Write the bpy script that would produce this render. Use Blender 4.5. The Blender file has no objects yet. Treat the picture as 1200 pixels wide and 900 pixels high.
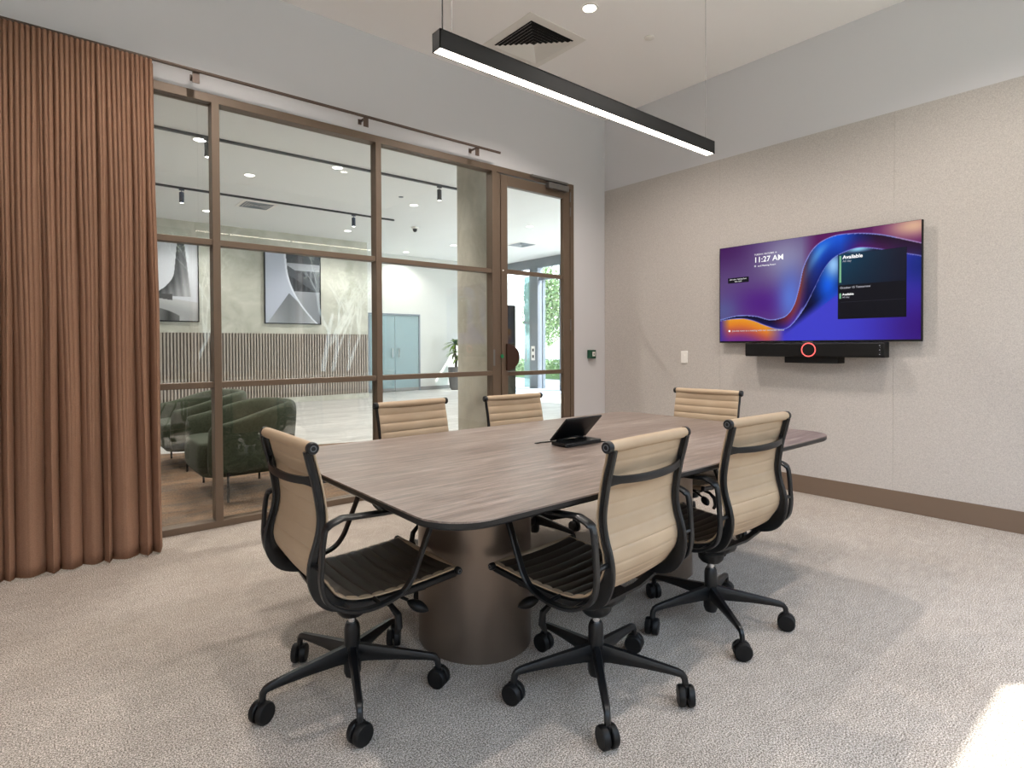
import bpy, bmesh, math, random
from mathutils import Vector, Matrix
PI = math.pi
random.seed(7)
SC = bpy.context.scene
COL = SC.collection

# ---------------------------------------------------------------- materials
def srgb(r, g, b):
    def f(c):
        c /= 255.0
        return c / 12.92 if c <= 0.04045 else ((c + 0.055) / 1.055) ** 2.4
    return (f(r), f(g), f(b), 1.0)

def mat(name, col, rough=0.6, metal=0.0, spec=0.5, emis=None, estr=0.0, coat=0.0):
    m = bpy.data.materials.new(name); m.use_nodes = True
    b = m.node_tree.nodes['Principled BSDF']
    b.inputs['Base Color'].default_value = col
    b.inputs['Roughness'].default_value = rough
    b.inputs['Metallic'].default_value = metal
    b.inputs['Specular IOR Level'].default_value = spec
    b.inputs['Coat Weight'].default_value = coat
    if emis:
        b.inputs['Emission Color'].default_value = emis
        b.inputs['Emission Strength'].default_value = estr
    return m

class NT:
    def __init__(s, m):
        s.nt = m.node_tree; s.b = s.nt.nodes['Principled BSDF']
    def n(s, t, **k):
        x = s.nt.nodes.new(t)
        for a, v in k.items(): setattr(x, a, v)
        return x
    def l(s, a, b): s.nt.links.new(a, b)
    def coord(s, scale=(1, 1, 1), rot=(0, 0, 0), which='Object'):
        t = s.n('ShaderNodeTexCoord'); m = s.n('ShaderNodeMapping')
        m.inputs['Scale'].default_value = scale; m.inputs['Rotation'].default_value = rot
        s.l(t.outputs[which], m.inputs['Vector']); return m.outputs['Vector']
    def noise(s, vec, scale, detail=2, rough=0.5, dist=0):
        x = s.n('ShaderNodeTexNoise'); x.inputs['Scale'].default_value = scale
        x.inputs['Detail'].default_value = detail; x.inputs['Roughness'].default_value = rough
        x.inputs['Distortion'].default_value = dist
        s.l(vec, x.inputs['Vector']); return x.outputs['Fac']
    def ramp(s, fac, stops):
        x = s.n('ShaderNodeValToRGB'); e = x.color_ramp.elements
        e[0].position, e[0].color = stops[0]; e[1].position, e[1].color = stops[-1]
        for p, c in stops[1:-1]:
            q = e.new(p); q.color = c
        s.l(fac, x.inputs['Fac']); return x.outputs['Color']
    def mix(s, a, b, fac, mode='MIX'):
        x = s.n('ShaderNodeMix', data_type='RGBA', blend_type=mode)
        for v, sock in ((fac, x.inputs[0]), (a, x.inputs[6]), (b, x.inputs[7])):
            if hasattr(v, 'node'): s.l(v, sock)
            else: sock.default_value = v
        return x.outputs[2]
    def color(s, c): s.l(c, s.b.inputs['Base Color'])
    def bump(s, h, strength=0.2, dist=0.01):
        x = s.n('ShaderNodeBump'); x.inputs['Strength'].default_value = strength
        x.inputs['Distance'].default_value = dist
        s.l(h, x.inputs['Height']); s.l(x.outputs['Normal'], s.b.inputs['Normal'])

M = {}
M['ceiling'] = mat('ceiling_paint', srgb(243, 238, 236), 0.9)
M['wall'] = mat('wall_paint', srgb(212, 210, 212), 0.85)
M['lobby_white'] = mat('lobby_white_wall', srgb(222, 222, 220), 0.8)
M['lobby_pale'] = mat('lobby_pale_wall', srgb(204, 204, 199), 0.8)
M['black'] = mat('black_powder_coat', srgb(16, 17, 19), 0.38, 0.0, 0.4)
M['black_plastic'] = mat('black_plastic', srgb(12, 12, 13), 0.5, spec=0.3)
M['bronze'] = mat('bronze_frame', srgb(112, 95, 80), 0.45, 0.25)
M['skirting'] = mat('skirting_brown', srgb(118, 99, 84), 0.5, 0.15)
M['rod'] = mat('rod_bronze', srgb(92, 76, 66), 0.45, 0.3)
M['chrome'] = mat('chrome', srgb(210, 210, 212), 0.15, 1.0)
M['grey_metal'] = mat('grey_metal', srgb(128, 125, 122), 0.45, 0.6)
M['cap_grey'] = mat('cap_grey', srgb(95, 98, 104), 0.4, 0.3)
M['white_plastic'] = mat('white_plastic', srgb(236, 232, 226), 0.5)
M['vent_white'] = mat('vent_white', srgb(228, 222, 216), 0.6)
M['void'] = mat('dark_void', srgb(18, 16, 15), 0.9)
M['green_plastic'] = mat('green_plastic', srgb(16, 74, 52), 0.45)
M['green_led'] = mat('green_button', srgb(20, 130, 80), 0.4)
M['handle_wood'] = mat('handle_wood', srgb(58, 33, 20), 0.55)
M['white_glow'] = mat('lamp_glow_white', (1, 1, 1, 1), 0.5, emis=(1.0, 0.93, 0.84, 1), estr=14)
M['lobby_glow'] = mat('lobby_lamp_glow', (1, 1, 1, 1), 0.5, emis=(1.0, 0.98, 0.95, 1), estr=6)
M['ring_glow'] = mat('ring_glow', srgb(60, 20, 20), 0.5, emis=srgb(255, 96, 92), estr=1.6)
M['dark_leaf'] = mat('dark_leaf', srgb(70, 105, 45), 0.6)
M['planter'] = mat('planter_grey', srgb(84, 84, 86), 0.7)
M['pink'] = mat('pink_plastic', srgb(238, 110, 130), 0.6)
M['steel_grey'] = mat('steel_grey', srgb(120, 128, 136), 0.5, 0.3)
M['totem'] = mat('totem_olive', srgb(44, 46, 36), 0.85, spec=0.1)
M['mat_blue'] = mat('entrance_mat', srgb(150, 160, 178), 0.95)
M['white_out'] = mat('exterior_white', srgb(240, 240, 238), 0.85)
M['track'] = mat('track_black', srgb(36, 40, 46), 0.5)
M['spot_blue'] = mat('spot_blue_grey', srgb(48, 62, 82), 0.5)
M['out_dark'] = mat('dark_backdrop', srgb(44, 48, 46), 0.9)
M['out_ground'] = mat('outdoor_ground', srgb(150, 152, 140), 0.9)
M['bark'] = mat('pale_bark', srgb(248, 246, 238), 0.85)
M['soil'] = mat('soil', srgb(50, 40, 30), 0.95)

# carpet of the meeting room
m = M['carpet'] = mat('meeting_room_carpet', (0.4, 0.35, 0.3, 1), 0.97, spec=0.12); t = NT(m)
v = t.coord()
fine = t.noise(v, 210, 2, 0.9); mid = t.noise(v, 16, 3, 0.6)
v2 = t.coord((2.6, 11, 1)); streak = t.noise(v2, 3.2, 4, 0.6)
big = t.noise(v, 1.3, 3, 0.6)
c1 = t.ramp(fine, [(0.40, srgb(112, 103, 95)), (0.50, srgb(178, 167, 157)), (0.60, srgb(244, 234, 224))])
c2 = t.mix(c1, t.ramp(streak, [(0.3, srgb(175, 165, 158)), (0.7, srgb(255, 250, 245))]), 0.22, 'MULTIPLY')
c3 = t.mix(c2, t.ramp(big, [(0.3, srgb(228, 224, 220)), (0.7, (1, 1, 1, 1))]), 0.6, 'MULTIPLY')
c3 = t.mix(c3, t.ramp(mid, [(0.35, srgb(212, 210, 208)), (0.65, (1, 1, 1, 1))]), 0.3, 'MULTIPLY')
t.color(c3); t.bump(fine, 0.25, 0.006)

# lobby floor (pale streaky planks)
m = M['lobby_floor'] = mat('lobby_floor_vinyl', (0.5, 0.5, 0.5, 1), 0.42, spec=0.45); t = NT(m)
v2 = t.coord((0.9, 9, 1)); s1 = t.noise(v2, 2.2, 5, 0.65)
br = t.n('ShaderNodeTexBrick'); t.l(t.coord((1, 1, 1)), br.inputs['Vector'])
br.inputs['Scale'].default_value = 1.0; br.inputs['Brick Width'].default_value = 1.2; br.inputs['Row Height'].default_value = 0.2
br.inputs['Mortar Size'].default_value = 0.002
br.inputs['Color1'].default_value = srgb(212, 209, 205); br.inputs['Color2'].default_value = srgb(190, 187, 183)
br.inputs['Mortar'].default_value = srgb(170, 166, 160)
t.color(t.mix(br.outputs['Color'], t.ramp(s1, [(0.3, srgb(190, 187, 182)), (0.7, (1, 1, 1, 1))]), 0.8, 'MULTIPLY'))

# brown lobby carpet
m = M['rug'] = mat('brown_carpet', (0.2, 0.1, 0.05, 1), 0.97, spec=0.1); t = NT(m)
v = t.coord(); fine = t.noise(v, 90, 3, 0.75)
ck = t.n('ShaderNodeTexBrick'); t.l(t.coord(rot=(0, 0, 0.0)), ck.inputs['Vector'])
ck.inputs['Scale'].default_value = 1.0; ck.inputs['Brick Width'].default_value = 0.6; ck.inputs['Row Height'].default_value = 0.3
ck.inputs['Mortar Size'].default_value = 0.0; ck.inputs['Bias'].default_value = -0.1
ck.inputs['Color1'].default_value = srgb(176, 142, 114); ck.inputs['Color2'].default_value = srgb(140, 124, 110)
pat = t.noise(t.coord((1.4, 5, 1)), 2.2, 4, 0.7)
cc = t.mix(ck.outputs['Color'], t.ramp(pat, [(0.40, srgb(172, 136, 106)), (0.60, srgb(112, 102, 94))]), 0.6)
t.color(t.mix(cc, t.ramp(fine, [(0.35, srgb(120, 115, 112)), (0.62, (1, 1, 1, 1))]), 0.8, 'MULTIPLY')); t.bump(fine, 0.5, 0.01)

# walnut table top, grain along x
m = M['walnut'] = mat('walnut_laminate', (0.1, 0.06, 0.04, 1), 0.33, spec=0.6); t = NT(m)
v = t.coord((1.1, 13, 13)); g1 = t.noise(v, 3.0, 7, 0.68, 0.25)
v = t.coord((3.0, 90, 90)); g2 = t.noise(v, 3.0, 4, 0.7)
v = t.coord((0.5, 2.6, 1)); g3 = t.noise(v, 2.0, 3, 0.5)
c = t.ramp(g1, [(0.28, srgb(106, 95, 88)), (0.5, srgb(150, 136, 127)), (0.72, srgb(186, 173, 164))])
c = t.mix(c, t.ramp(g2, [(0.3, srgb(160, 150, 146)), (0.65, (1, 1, 1, 1))]), 0.7, 'MULTIPLY')
c = t.mix(c, t.ramp(g3, [(0.3, srgb(190, 178, 172)), (0.7, (1, 1, 1, 1))]), 0.7, 'MULTIPLY')
t.color(c); t.bump(g2, 0.05, 0.002)
rr = t.ramp(g1, [(0.3, (0.36, 0.36, 0.36, 1)), (0.7, (0.46, 0.46, 0.46, 1))]); t.l(rr, t.b.inputs['Roughness'])

m = M['pedestal'] = mat('bronze_metal_pedestal', srgb(126, 113, 102), 0.36, 0.75)
t = NT(m); t.bump(t.noise(t.coord((40, 40, 1)), 4, 2), 0.02, 0.002)

# tan leather
m = M['leather'] = mat('tan_leather', srgb(206, 168, 128), 0.5, spec=0.35); t = NT(m)
t.bump(t.noise(t.coord(), 260, 2), 0.08, 0.002)
c = t.ramp(t.noise(t.coord(), 6, 2), [(0.3, srgb(170, 147, 121)), (0.7, srgb(179, 157, 131))]); t.color(c)

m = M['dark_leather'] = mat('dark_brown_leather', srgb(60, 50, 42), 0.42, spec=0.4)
# curtain
m = M['curtain'] = mat('brown_curtain_cloth', srgb(140, 96, 72), 0.95, spec=0.1); t = NT(m)
w = t.noise(t.coord((260, 260, 110)), 2.0, 2, 0.7)
t.color(t.ramp(w, [(0.3, srgb(134, 101, 82)), (0.7, srgb(156, 122, 101))])); t.bump(w, 0.25, 0.003)

# TV wall fabric panel
m = M['wallpaper'] = mat('textured_wallcovering', srgb(190, 182, 172), 0.95, spec=0.15); t = NT(m)
a = t.noise(t.coord((1, 1, 1)), 170, 3, 0.7); b = t.noise(t.coord((1, 30, 30)), 10, 3, 0.6)
c = t.ramp(a, [(0.34, srgb(174, 167, 162)), (0.66, srgb(202, 195, 189))]); t.color(c); t.bump(a, 0.2, 0.002)

# plaster of the lobby
m = M['plaster'] = mat('greige_plaster', srgb(190, 188, 176), 0.8); t = NT(m)
a = t.noise(t.coord(), 2.2, 5, 0.62, 0.8)
t.color(t.ramp(a, [(0.3, srgb(176, 174, 160)), (0.7, srgb(204, 202, 190))]))
m = M['column'] = mat('trowelled_plaster', srgb(165, 160, 146), 0.7); t = NT(m)
a = t.noise(t.coord((1, 1, 0.6)), 4.5, 6, 0.65, 1.2)
t.color(t.ramp(a, [(0.3, srgb(166, 162, 148)), (0.7, srgb(190, 186, 172))]))
m = M['slat'] = mat('slat_timber', srgb(168, 157, 146), 0.7)
m = M['slat_back'] = mat('slat_backing', srgb(96, 85, 76), 0.8)

# green bouclé
m = M['green_fabric'] = mat('green_upholstery', srgb(72, 82, 62), 0.92, spec=0.2); t = NT(m)
a = t.noise(t.coord(), 60, 3, 0.7); t.color(t.ramp(a, [(0.3, srgb(54, 60, 47)), (0.7, srgb(76, 82, 66))])); t.bump(a, 0.2, 0.004)
m.node_tree.nodes['Principled BSDF'].inputs['Sheen Weight'].default_value = 0.1

def leafmat(name, a, b):
    m = mat(name, a, 0.6); t = NT(m)
    t.color(t.ramp(t.noise(t.coord(), 7, 2), [(0.35, a), (0.65, b)])); return m
M['leaf_bright'] = leafmat('bright_leaf', srgb(66, 96, 34), srgb(130, 158, 60))
M['leaf_out'] = leafmat('outdoor_leaf', srgb(70, 96, 56), srgb(150, 176, 120))
M['leaf_pale'] = leafmat('pale_leaf', srgb(190, 200, 160), srgb(240, 240, 220))

# glass
def glass(name, tint, ior=1.45, gl_rough=0.0, boost=1.0):
    m = bpy.data.materials.new(name); m.use_nodes = True
    nt = m.node_tree; nt.nodes.clear()
    o = nt.nodes.new('ShaderNodeOutputMaterial'); mx = nt.nodes.new('ShaderNodeMixShader')
    tr = nt.nodes.new('ShaderNodeBsdfTransparent'); tr.inputs['Color'].default_value = tint
    gl = nt.nodes.new('ShaderNodeBsdfGlossy'); gl.inputs['Roughness'].default_value = gl_rough
    # same reflectance on both faces of the (unrefracted) pane
    fr = nt.nodes.new('ShaderNodeFresnel'); ge = nt.nodes.new('ShaderNodeNewGeometry')
    mr = nt.nodes.new('ShaderNodeMapRange'); mr.inputs['To Min'].default_value = ior; mr.inputs['To Max'].default_value = 1 / ior
    nt.links.new(ge.outputs['Backfacing'], mr.inputs['Value']); nt.links.new(mr.outputs[0], fr.inputs['IOR'])
    nt.links.new(fr.outputs[0], mx.inputs[0]); nt.links.new(tr.outputs[0], mx.inputs[1])
    nt.links.new(gl.outputs[0], mx.inputs[2]); nt.links.new(mx.outputs[0], o.inputs['Surface'])
    return m
M['glass'] = glass('clear_glass', (0.98, 0.992, 0.982, 1), 1.6)
M['glass_ext'] = glass('facade_glass', (0.96, 0.985, 0.975, 1), 1.45)
# teal tinted glass of the lobby doors
m = M['teal'] = bpy.data.materials.new('teal_tinted_glass'); m.use_nodes = True
nt = m.node_tree; nt.nodes.clear()
o = nt.nodes.new('ShaderNodeOutputMaterial'); mx = nt.nodes.new('ShaderNodeMixShader'); mx.inputs[0].default_value = 0.5
tr = nt.nodes.new('ShaderNodeBsdfTransparent'); tr.inputs['Color'].default_value = srgb(205, 228, 230)
pb = nt.nodes.new('ShaderNodeBsdfPrincipled'); pb.inputs['Roughness'].default_value = 0.25; pb.inputs['Base Color'].default_value = srgb(176, 198, 202)
nt.links.new(tr.outputs[0], mx.inputs[1]); nt.links.new(pb.outputs[0], mx.inputs[2]); nt.links.new(mx.outputs[0], o.inputs['Surface'])

def vcol_mat(name, emissive, strength=1.0, rough=0.5):
    m = mat(name, (0, 0, 0, 1), rough); t = NT(m)
    a = t.n('ShaderNodeVertexColor', layer_name='Col')
    if emissive:
        t.l(a.outputs['Color'], t.b.inputs['Emission Color']); t.b.inputs['Emission Strength'].default_value = strength
        t.b.inputs['Base Color'].default_value = (0.003, 0.003, 0.004, 1); t.b.inputs['Specular IOR Level'].default_value = 0.12
    else: t.l(a.outputs['Color'], t.b.inputs['Base Color'])
    return m
M['screen'] = vcol_mat('screen_picture', True, 0.74, 0.35)
M['art'] = vcol_mat('art_print', False, rough=0.5)
M['text_white'] = mat('text_white', (0, 0, 0, 1), emis=(1, 1, 1, 1), estr=0.9)
M['text_soft'] = mat('text_soft', (0, 0, 0, 1), emis=(0.8, 0.8, 0.9, 1), estr=0.5)
M['card_dark'] = mat('card_dark', (0.003, 0.003, 0.004, 1), 0.35, spec=0.1, emis=srgb(14, 14, 20), estr=1)
M['divider_grey'] = mat('divider_grey', (0, 0, 0, 1), emis=srgb(60, 60, 74), estr=1)
M['bar_green'] = mat('bar_green', (0, 0, 0, 1), emis=srgb(110, 170, 130), estr=0.9)

# ---------------------------------------------------------------- mesh kit
class MB:
    def __init__(s): s.v = []; s.f = []
    def add(s, vs, fs):
        b = len(s.v); s.v += [tuple(q) for q in vs]; s.f += [tuple(b + i for i in f) for f in fs]; return s
    def box(s, x0, x1, y0, y1, z0, z1):
        vs = [(x, y, z) for z in (z0, z1) for x, y in ((x0, y0), (x1, y0), (x1, y1), (x0, y1))]
        return s.add(vs, [(3, 2, 1, 0), (4, 5, 6, 7), (0, 1, 5, 4), (1, 2, 6, 5), (2, 3, 7, 6), (3, 0, 4, 7)])
    def loft(s, rings, cap=True, closed=False):
        n = len(rings[0]); vs = [p for r in rings for p in r]; fs = []
        k = len(rings)
        for i in range(k if closed else k - 1):
            a, b = i * n, ((i + 1) % k) * n
            for j in range(n):
                fs.append((a + j, a + (j + 1) % n, b + (j + 1) % n, b + j))
        if cap and not closed:
            fs.append(tuple(range(n - 1, -1, -1))); fs.append(tuple((k - 1) * n + j for j in range(n)))
        return s.add(vs, fs)
    def sweep(s, pts, sec, up=None, closed=False, scale=None):
        """sec: list of (a,b) offsets along (side, normal)."""
        pts = [Vector(p) for p in pts]; n = len(pts); rings = []
        prev = None
        for i, p in enumerate(pts):
            if closed: d = pts[(i + 1) % n] - pts[i - 1]
            else: d = pts[min(i + 1, n - 1)] - pts[max(i - 1, 0)]
            d.normalize()
            if up is not None:
                u = Vector(up); side = d.cross(u).normalized(); nor = side.cross(d)
            else:
                if prev is None:
                    u = Vector((0, 0, 1)) if abs(d.z) < 0.9 else Vector((1, 0, 0))
                    side = d.cross(u).normalized()
                else:
                    side = (prev - d * prev.dot(d)).normalized()
                prev = side; nor = side.cross(d)
            k = scale[i] if scale else 1.0
            rings.append([p + side * a * k + nor * b * k for a, b in sec])
        return s.loft(rings, True, closed)
    def tube(s, pts, r, seg=10, scale=None, closed=False):
        return s.sweep(pts, [(r * math.cos(2 * PI * i / seg), r * math.sin(2 * PI * i / seg)) for i in range(seg)], scale=scale, closed=closed)
    def lathe(s, prof, c=(0, 0, 0), seg=24, axis='z', cap=True):
        rings = []
        for r, h in prof:
            ring = []
            for i in range(seg):
                a = 2 * PI * i / seg; x, y = r * math.cos(a), r * math.sin(a)
                if axis == 'z': q = (x, y, h)
                elif axis == 'x': q = (h, x, y)
                else: q = (y, h, x)
                ring.append((c[0] + q[0], c[1] + q[1], c[2] + q[2]))
            rings.append(ring)
        return s.loft(rings, cap)
    def prism(s, poly, z0, z1):
        n = len(poly)
        return s.add([(x, y, z0) for x, y in poly] + [(x, y, z1) for x, y in poly],
                     [tuple(range(n - 1, -1, -1)), tuple(range(n, 2 * n))] + [(i, (i + 1) % n, n + (i + 1) % n, n + i) for i in range(n)])
    def xf(s, mtx):
        s.v = [tuple(mtx @ Vector(q)) for q in s.v]; return s
    def build(s, name, material, parent=None, smooth=True, bevel=0.0, angle=35, seg=2, loc=None, subd=0):
        me = bpy.data.meshes.new(name); me.from_pydata(s.v, [], s.f)
        bm = bmesh.new(); bm.from_mesh(me); bmesh.ops.recalc_face_normals(bm, faces=bm.faces); bm.to_mesh(me); bm.free()
        me.materials.append(M[material] if isinstance(material, str) else material)
        if smooth:
            me.shade_smooth(); me.set_sharp_from_angle(angle=math.radians(angle))
        o = bpy.data.objects.new(name, me); COL.objects.link(o)
        if parent: o.parent = parent
        if loc: o.location = loc
        if bevel:
            b = o.modifiers.new('bevel', 'BEVEL'); b.width = bevel; b.segments = seg; b.limit_method = 'ANGLE'; b.angle_limit = math.radians(40)
        if subd:
            b = o.modifiers.new('subd', 'SUBSURF'); b.levels = subd; b.render_levels = subd
        return o

def box(x0, x1, y0, y1, z0, z1): return MB().box(x0, x1, y0, y1, z0, z1)
def thing(name, label, cat, loc=(0, 0, 0), rz=0, group=None):
    o = bpy.data.objects.new(name, None); COL.objects.link(o); o.empty_display_size = 0.1
    o.location = loc; o.rotation_euler = (0, 0, rz); return tag(o, label, cat, group)
def tag(o, label, cat, group=None):
    o['label'] = label; o['category'] = cat
    if group: o['group'] = group
    return o
def struct(o, label=None):
    o['kind'] = 'structure'
    if label: o['label'] = label
    return o
def kids(o): return [c for c in bpy.data.objects if c.parent == o]
def copy_tree(o, parent=None):
    c = o.copy(); COL.objects.link(c); c.parent = parent
    for ch in list(o.children): copy_tree(ch, c)
    return c
def spline(pts, n):
    """Catmull-Rom through points, n samples per span"""
    P = [Vector(p) for p in pts]; P = [2 * P[0] - P[1]] + P + [2 * P[-1] - P[-2]]; out = []
    for i in range(1, len(P) - 2):
        for k in range(n):
            t = k / n; a, b, c, d = P[i - 1:i + 3]
            out.append(0.5 * ((2 * b) + (c - a) * t + (2 * a - 5 * b + 4 * c - d) * t * t + (3 * b - a - 3 * c + d) * t ** 3))
    out.append(P[-2]); return out
def rrect(x0, x1, y0, y1, r, n=8):
    o = []
    for cx, cy, a0 in ((x1 - r, y1 - r, 0), (x0 + r, y1 - r, 90), (x0 + r, y0 + r, 180), (x1 - r, y0 + r, 270)):
        for i in range(n + 1):
            a = math.radians(a0 + 90 * i / n); o.append((cx + r * math.cos(a), cy + r * math.sin(a)))
    return o

H = 3.65           # ceiling
XW, YB = -6.2, -5.0  # left wall, camera-side wall

# ---------------------------------------------------------------- room shell
struct(box(XW, 0.0, YB, 0.0, -0.1, 0.0).build('floor', 'carpet', smooth=False), 'speckled beige carpet of the meeting room')
struct(box(XW - .15, 0.15, YB - .15, 0.1, H, H + 0.15).build('ceiling', 'ceiling', smooth=False), 'plain off-white meeting room ceiling')
w = MB().box(XW, -0.487, 0.0, 0.1, 2.865, H).box(-0.487, 0.0, 0.0, 0.1, 0.0, H)
struct(w.build('wall_rear', 'wall', smooth=False), 'pale grey wall above and beside the glazing')
wr = struct(box(0.0, 0.15, YB, 0.1, 0.0, H).build('wall_right', 'wall', smooth=False), 'pale grey wall carrying the screen')
# wall covering drops, each 1.37 m wide, 8 mm proud
for i, (ya, yb) in enumerate([(-1.374, -0.004), (-2.745, -1.375), (-4.117, -2.746), (YB, -4.118)]):
    p = box(-0.008, 0.0, ya, yb, 0.142, 2.881).build('wall_covering', 'wallpaper', wr, smooth=False)
struct(box(-0.016, 0.0, YB, -0.001, 0.0, 0.142).build('baseboard_right', 'skirting', smooth=False, bevel=0.002), 'bronze brown baseboard under the textured wall covering')
struct(box(XW - .15, XW, YB - .15, 0.1, 0.0, H).build('wall_left', 'wall', smooth=False))
# camera side wall with window openings (behind the camera)
wins = [(-6.05, -4.58), (-4.53, -3.06), (-3.01, -1.54), (-1.49, -0.02)]
WS, WH = 0.75, 2.90
w = MB().box(XW, 0.0, YB - .15, YB, WH, H).box(XW, 0.0, YB - .15, YB, 0.0, WS)
xs = [XW] + [q for ab in wins for q in ab] + [0.0]
for i in range(0, len(xs), 2): w.box(xs[i], xs[i + 1], YB - .15, YB, WS, WH)
struct(w.build('wall_front', 'wall', smooth=False))
for i, (a, b) in enumerate(wins):
    fr = MB().box(a, b, YB - .1, YB - .04, WS, WS + .05).box(a, b, YB - .1, YB - .04, WH - .05, WH).box(a, a + .03, YB - .1, YB - .04, WS + .05, WH - .05).box(b - .03, b, YB - .1, YB - .04, WS + .05, WH - .05)
    o = struct(fr.build('window_%d' % (i + 3), 'bronze', smooth=False))
    box(a + .03, b - .03, YB - .075, YB - .065, WS + .05, WH - .05).build('window_glass', 'glass_ext', o, smooth=False)

# ---------------------------------------------------------------- glazed partition (window_1) and glass door (door_1)
FY0, FY1 = -0.004, 0.09
part_x = [XW, -3.863, -2.692, -1.53]   # mullion centres
g = struct(MB().box(XW, -0.487, FY0 + .0, FY1, 2.812, 2.868).build('window_1', 'bronze', smooth=False, bevel=0.002), 'bronze framed glazed partition to the lobby')
MB().box(XW, -1.449, FY0, FY1, 0.0, 0.045).build('sill', 'bronze', g, smooth=False, bevel=0.003)
for xc, wd in ((-3.863, .048), (-2.69, .048), (-1.4985 - .028, .055)):
    m_ = box(xc - wd / 2, xc + wd / 2, FY0, FY1, 0.04, 2.815).build('mullion', 'bronze', g, smooth=False, bevel=0.003)
box(-1.499, -1.452, FY0 + .012, FY1, 0.0, 2.815).build('jamb_post', 'bronze', g, smooth=False, bevel=0.002)
box(-5.05, -5.0, FY0, FY1, 0.04, 2.815).build('mullion', 'bronze', g, smooth=False, bevel=0.003)
spans = [(-6.2, -5.05), (-5.0, -3.887), (-3.839, -2.714), (-2.666, -1.554)]
for a, b in spans:
    for zt in (0.9715, 1.9164):
        box(a, b, 0.006, FY1 - .01, zt - .040, zt).build('glazing_rail', 'bronze', g, smooth=False, bevel=0.003)
    for z0, z1 in ((0.045, 0.9315), (0.9715, 1.8764), (1.9164, 2.812)):
        box(a, b, 0.045, 0.057, z0, z1).build('pane', 'glass', g, smooth=False)
# strike plate on the last mullion
box(-1.552, -1.535, FY0 - .01, FY0 + 0.001, 1.02, 1.17).build('strike_plate', 'grey_metal', g, smooth=False, bevel=0.002)
# door
d = struct(MB().box(-1.449, -1.372, 0.0, 0.05, 0.008, 2.80).box(-0.630, -0.545, 0.0, 0.05, 0.008, 2.80)
           .box(-1.372, -0.630, 0.0, 0.05, 2.706, 2.80).box(-1.372, -0.630, 0.0, 0.05, 0.008, 0.10).build('door_1', 'bronze', smooth=False, bevel=0.002), 'bronze framed glass door to the lobby')
MB().box(-0.539, -0.487, FY0, FY1, 0.0, 2.812).build('door_frame', 'bronze', d, smooth=False, bevel=0.002)
for zt in (0.960, 1.925):
    box(-1.372, -0.630, 0.008, 0.045, zt - .040, zt).build('door_rail', 'bronze', d, smooth=False, bevel=0.002)
for z0, z1 in ((0.10, 0.92), (0.96, 1.885), (1.925, 2.706)):
    box(-1.372, -0.630, 0.020, 0.032, z0, z1).build('door_pane', 'glass', d, smooth=False)
for z0, z1 in ((2.685, 2.782), (2.536, 2.624), (1.363, 1.478)):
    MB().lathe([(0.006, z0), (0.006, z1)], (-0.540, -0.006, 0), 10).build('hinge', 'grey_metal', d)
# half-moon pull handle
pts = [(0, 0)] + [(0.150 * math.cos(a), 0.125 * math.sin(a)) for a in [math.radians(-90 + 180 * i / 24) for i in range(25)]]
hm = MB(); poly = pts[1:]
hm.prism(poly, -0.028, -0.006)
hm.xf(Matrix.Translation((-1.402, 0, 1.098)) @ Matrix(((1, 0, 0, 0), (0, 0, 1, 0), (0, 1, 0, 0), (0, 0, 0, 1))))
h_ = hm.build('handle', 'handle_wood', d, bevel=0.002, angle=30); h_['label'] = 'half-moon dark timber pull handle'
MB().lathe([(0.018, -0.008), (0.018, 0.0), (0.012, 0.002)], (-1.449, -0.004, 1.108), 16, 'y').build('release_button', 'green_led', d)
MB().lathe([(0.007, -0.006), (0.007, 0.0)], (-1.43, -0.002, 1.908), 12, 'y').build('lock_indicator', 'white_plastic', d)
c_ = MB().box(-0.885, -0.605, -0.055, -0.004, 2.765, 2.822).build('door_closer', 'grey_metal', d, smooth=False, bevel=0.004)
MB().box(-1.09, -0.60, -0.035, -0.004, 2.838, 2.862).build('closer_track', 'grey_metal', c_, smooth=False, bevel=0.003)
MB().sweep([(-0.70, -0.045, 2.835), (-0.98, -0.03, 2.842)], [(-.010, -.004), (.010, -.004), (.010, .004), (-.010, .004)]).build('closer_arm', 'grey_metal', c_, smooth=False)
# green exit device on the wall
t_ = thing('exit_switch', 'small green emergency release box on the grey wall beside the door', 'exit button', (-0.241, 0, 1.112))
MB().box(-0.046, 0.046, -0.045, 0, -0.045, 0.045).build('housing', 'green_plastic', t_, smooth=False, bevel=0.005)
MB().box(-0.012, 0.030, -0.048, -0.044, -0.022, 0.026).build('press_plate', 'white_plastic', t_, smooth=False, bevel=0.002)
MB().box(0.004, 0.012, -0.050, -0.047, -0.010, 0.012).build('mark', 'black_plastic', t_, smooth=False)

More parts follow.
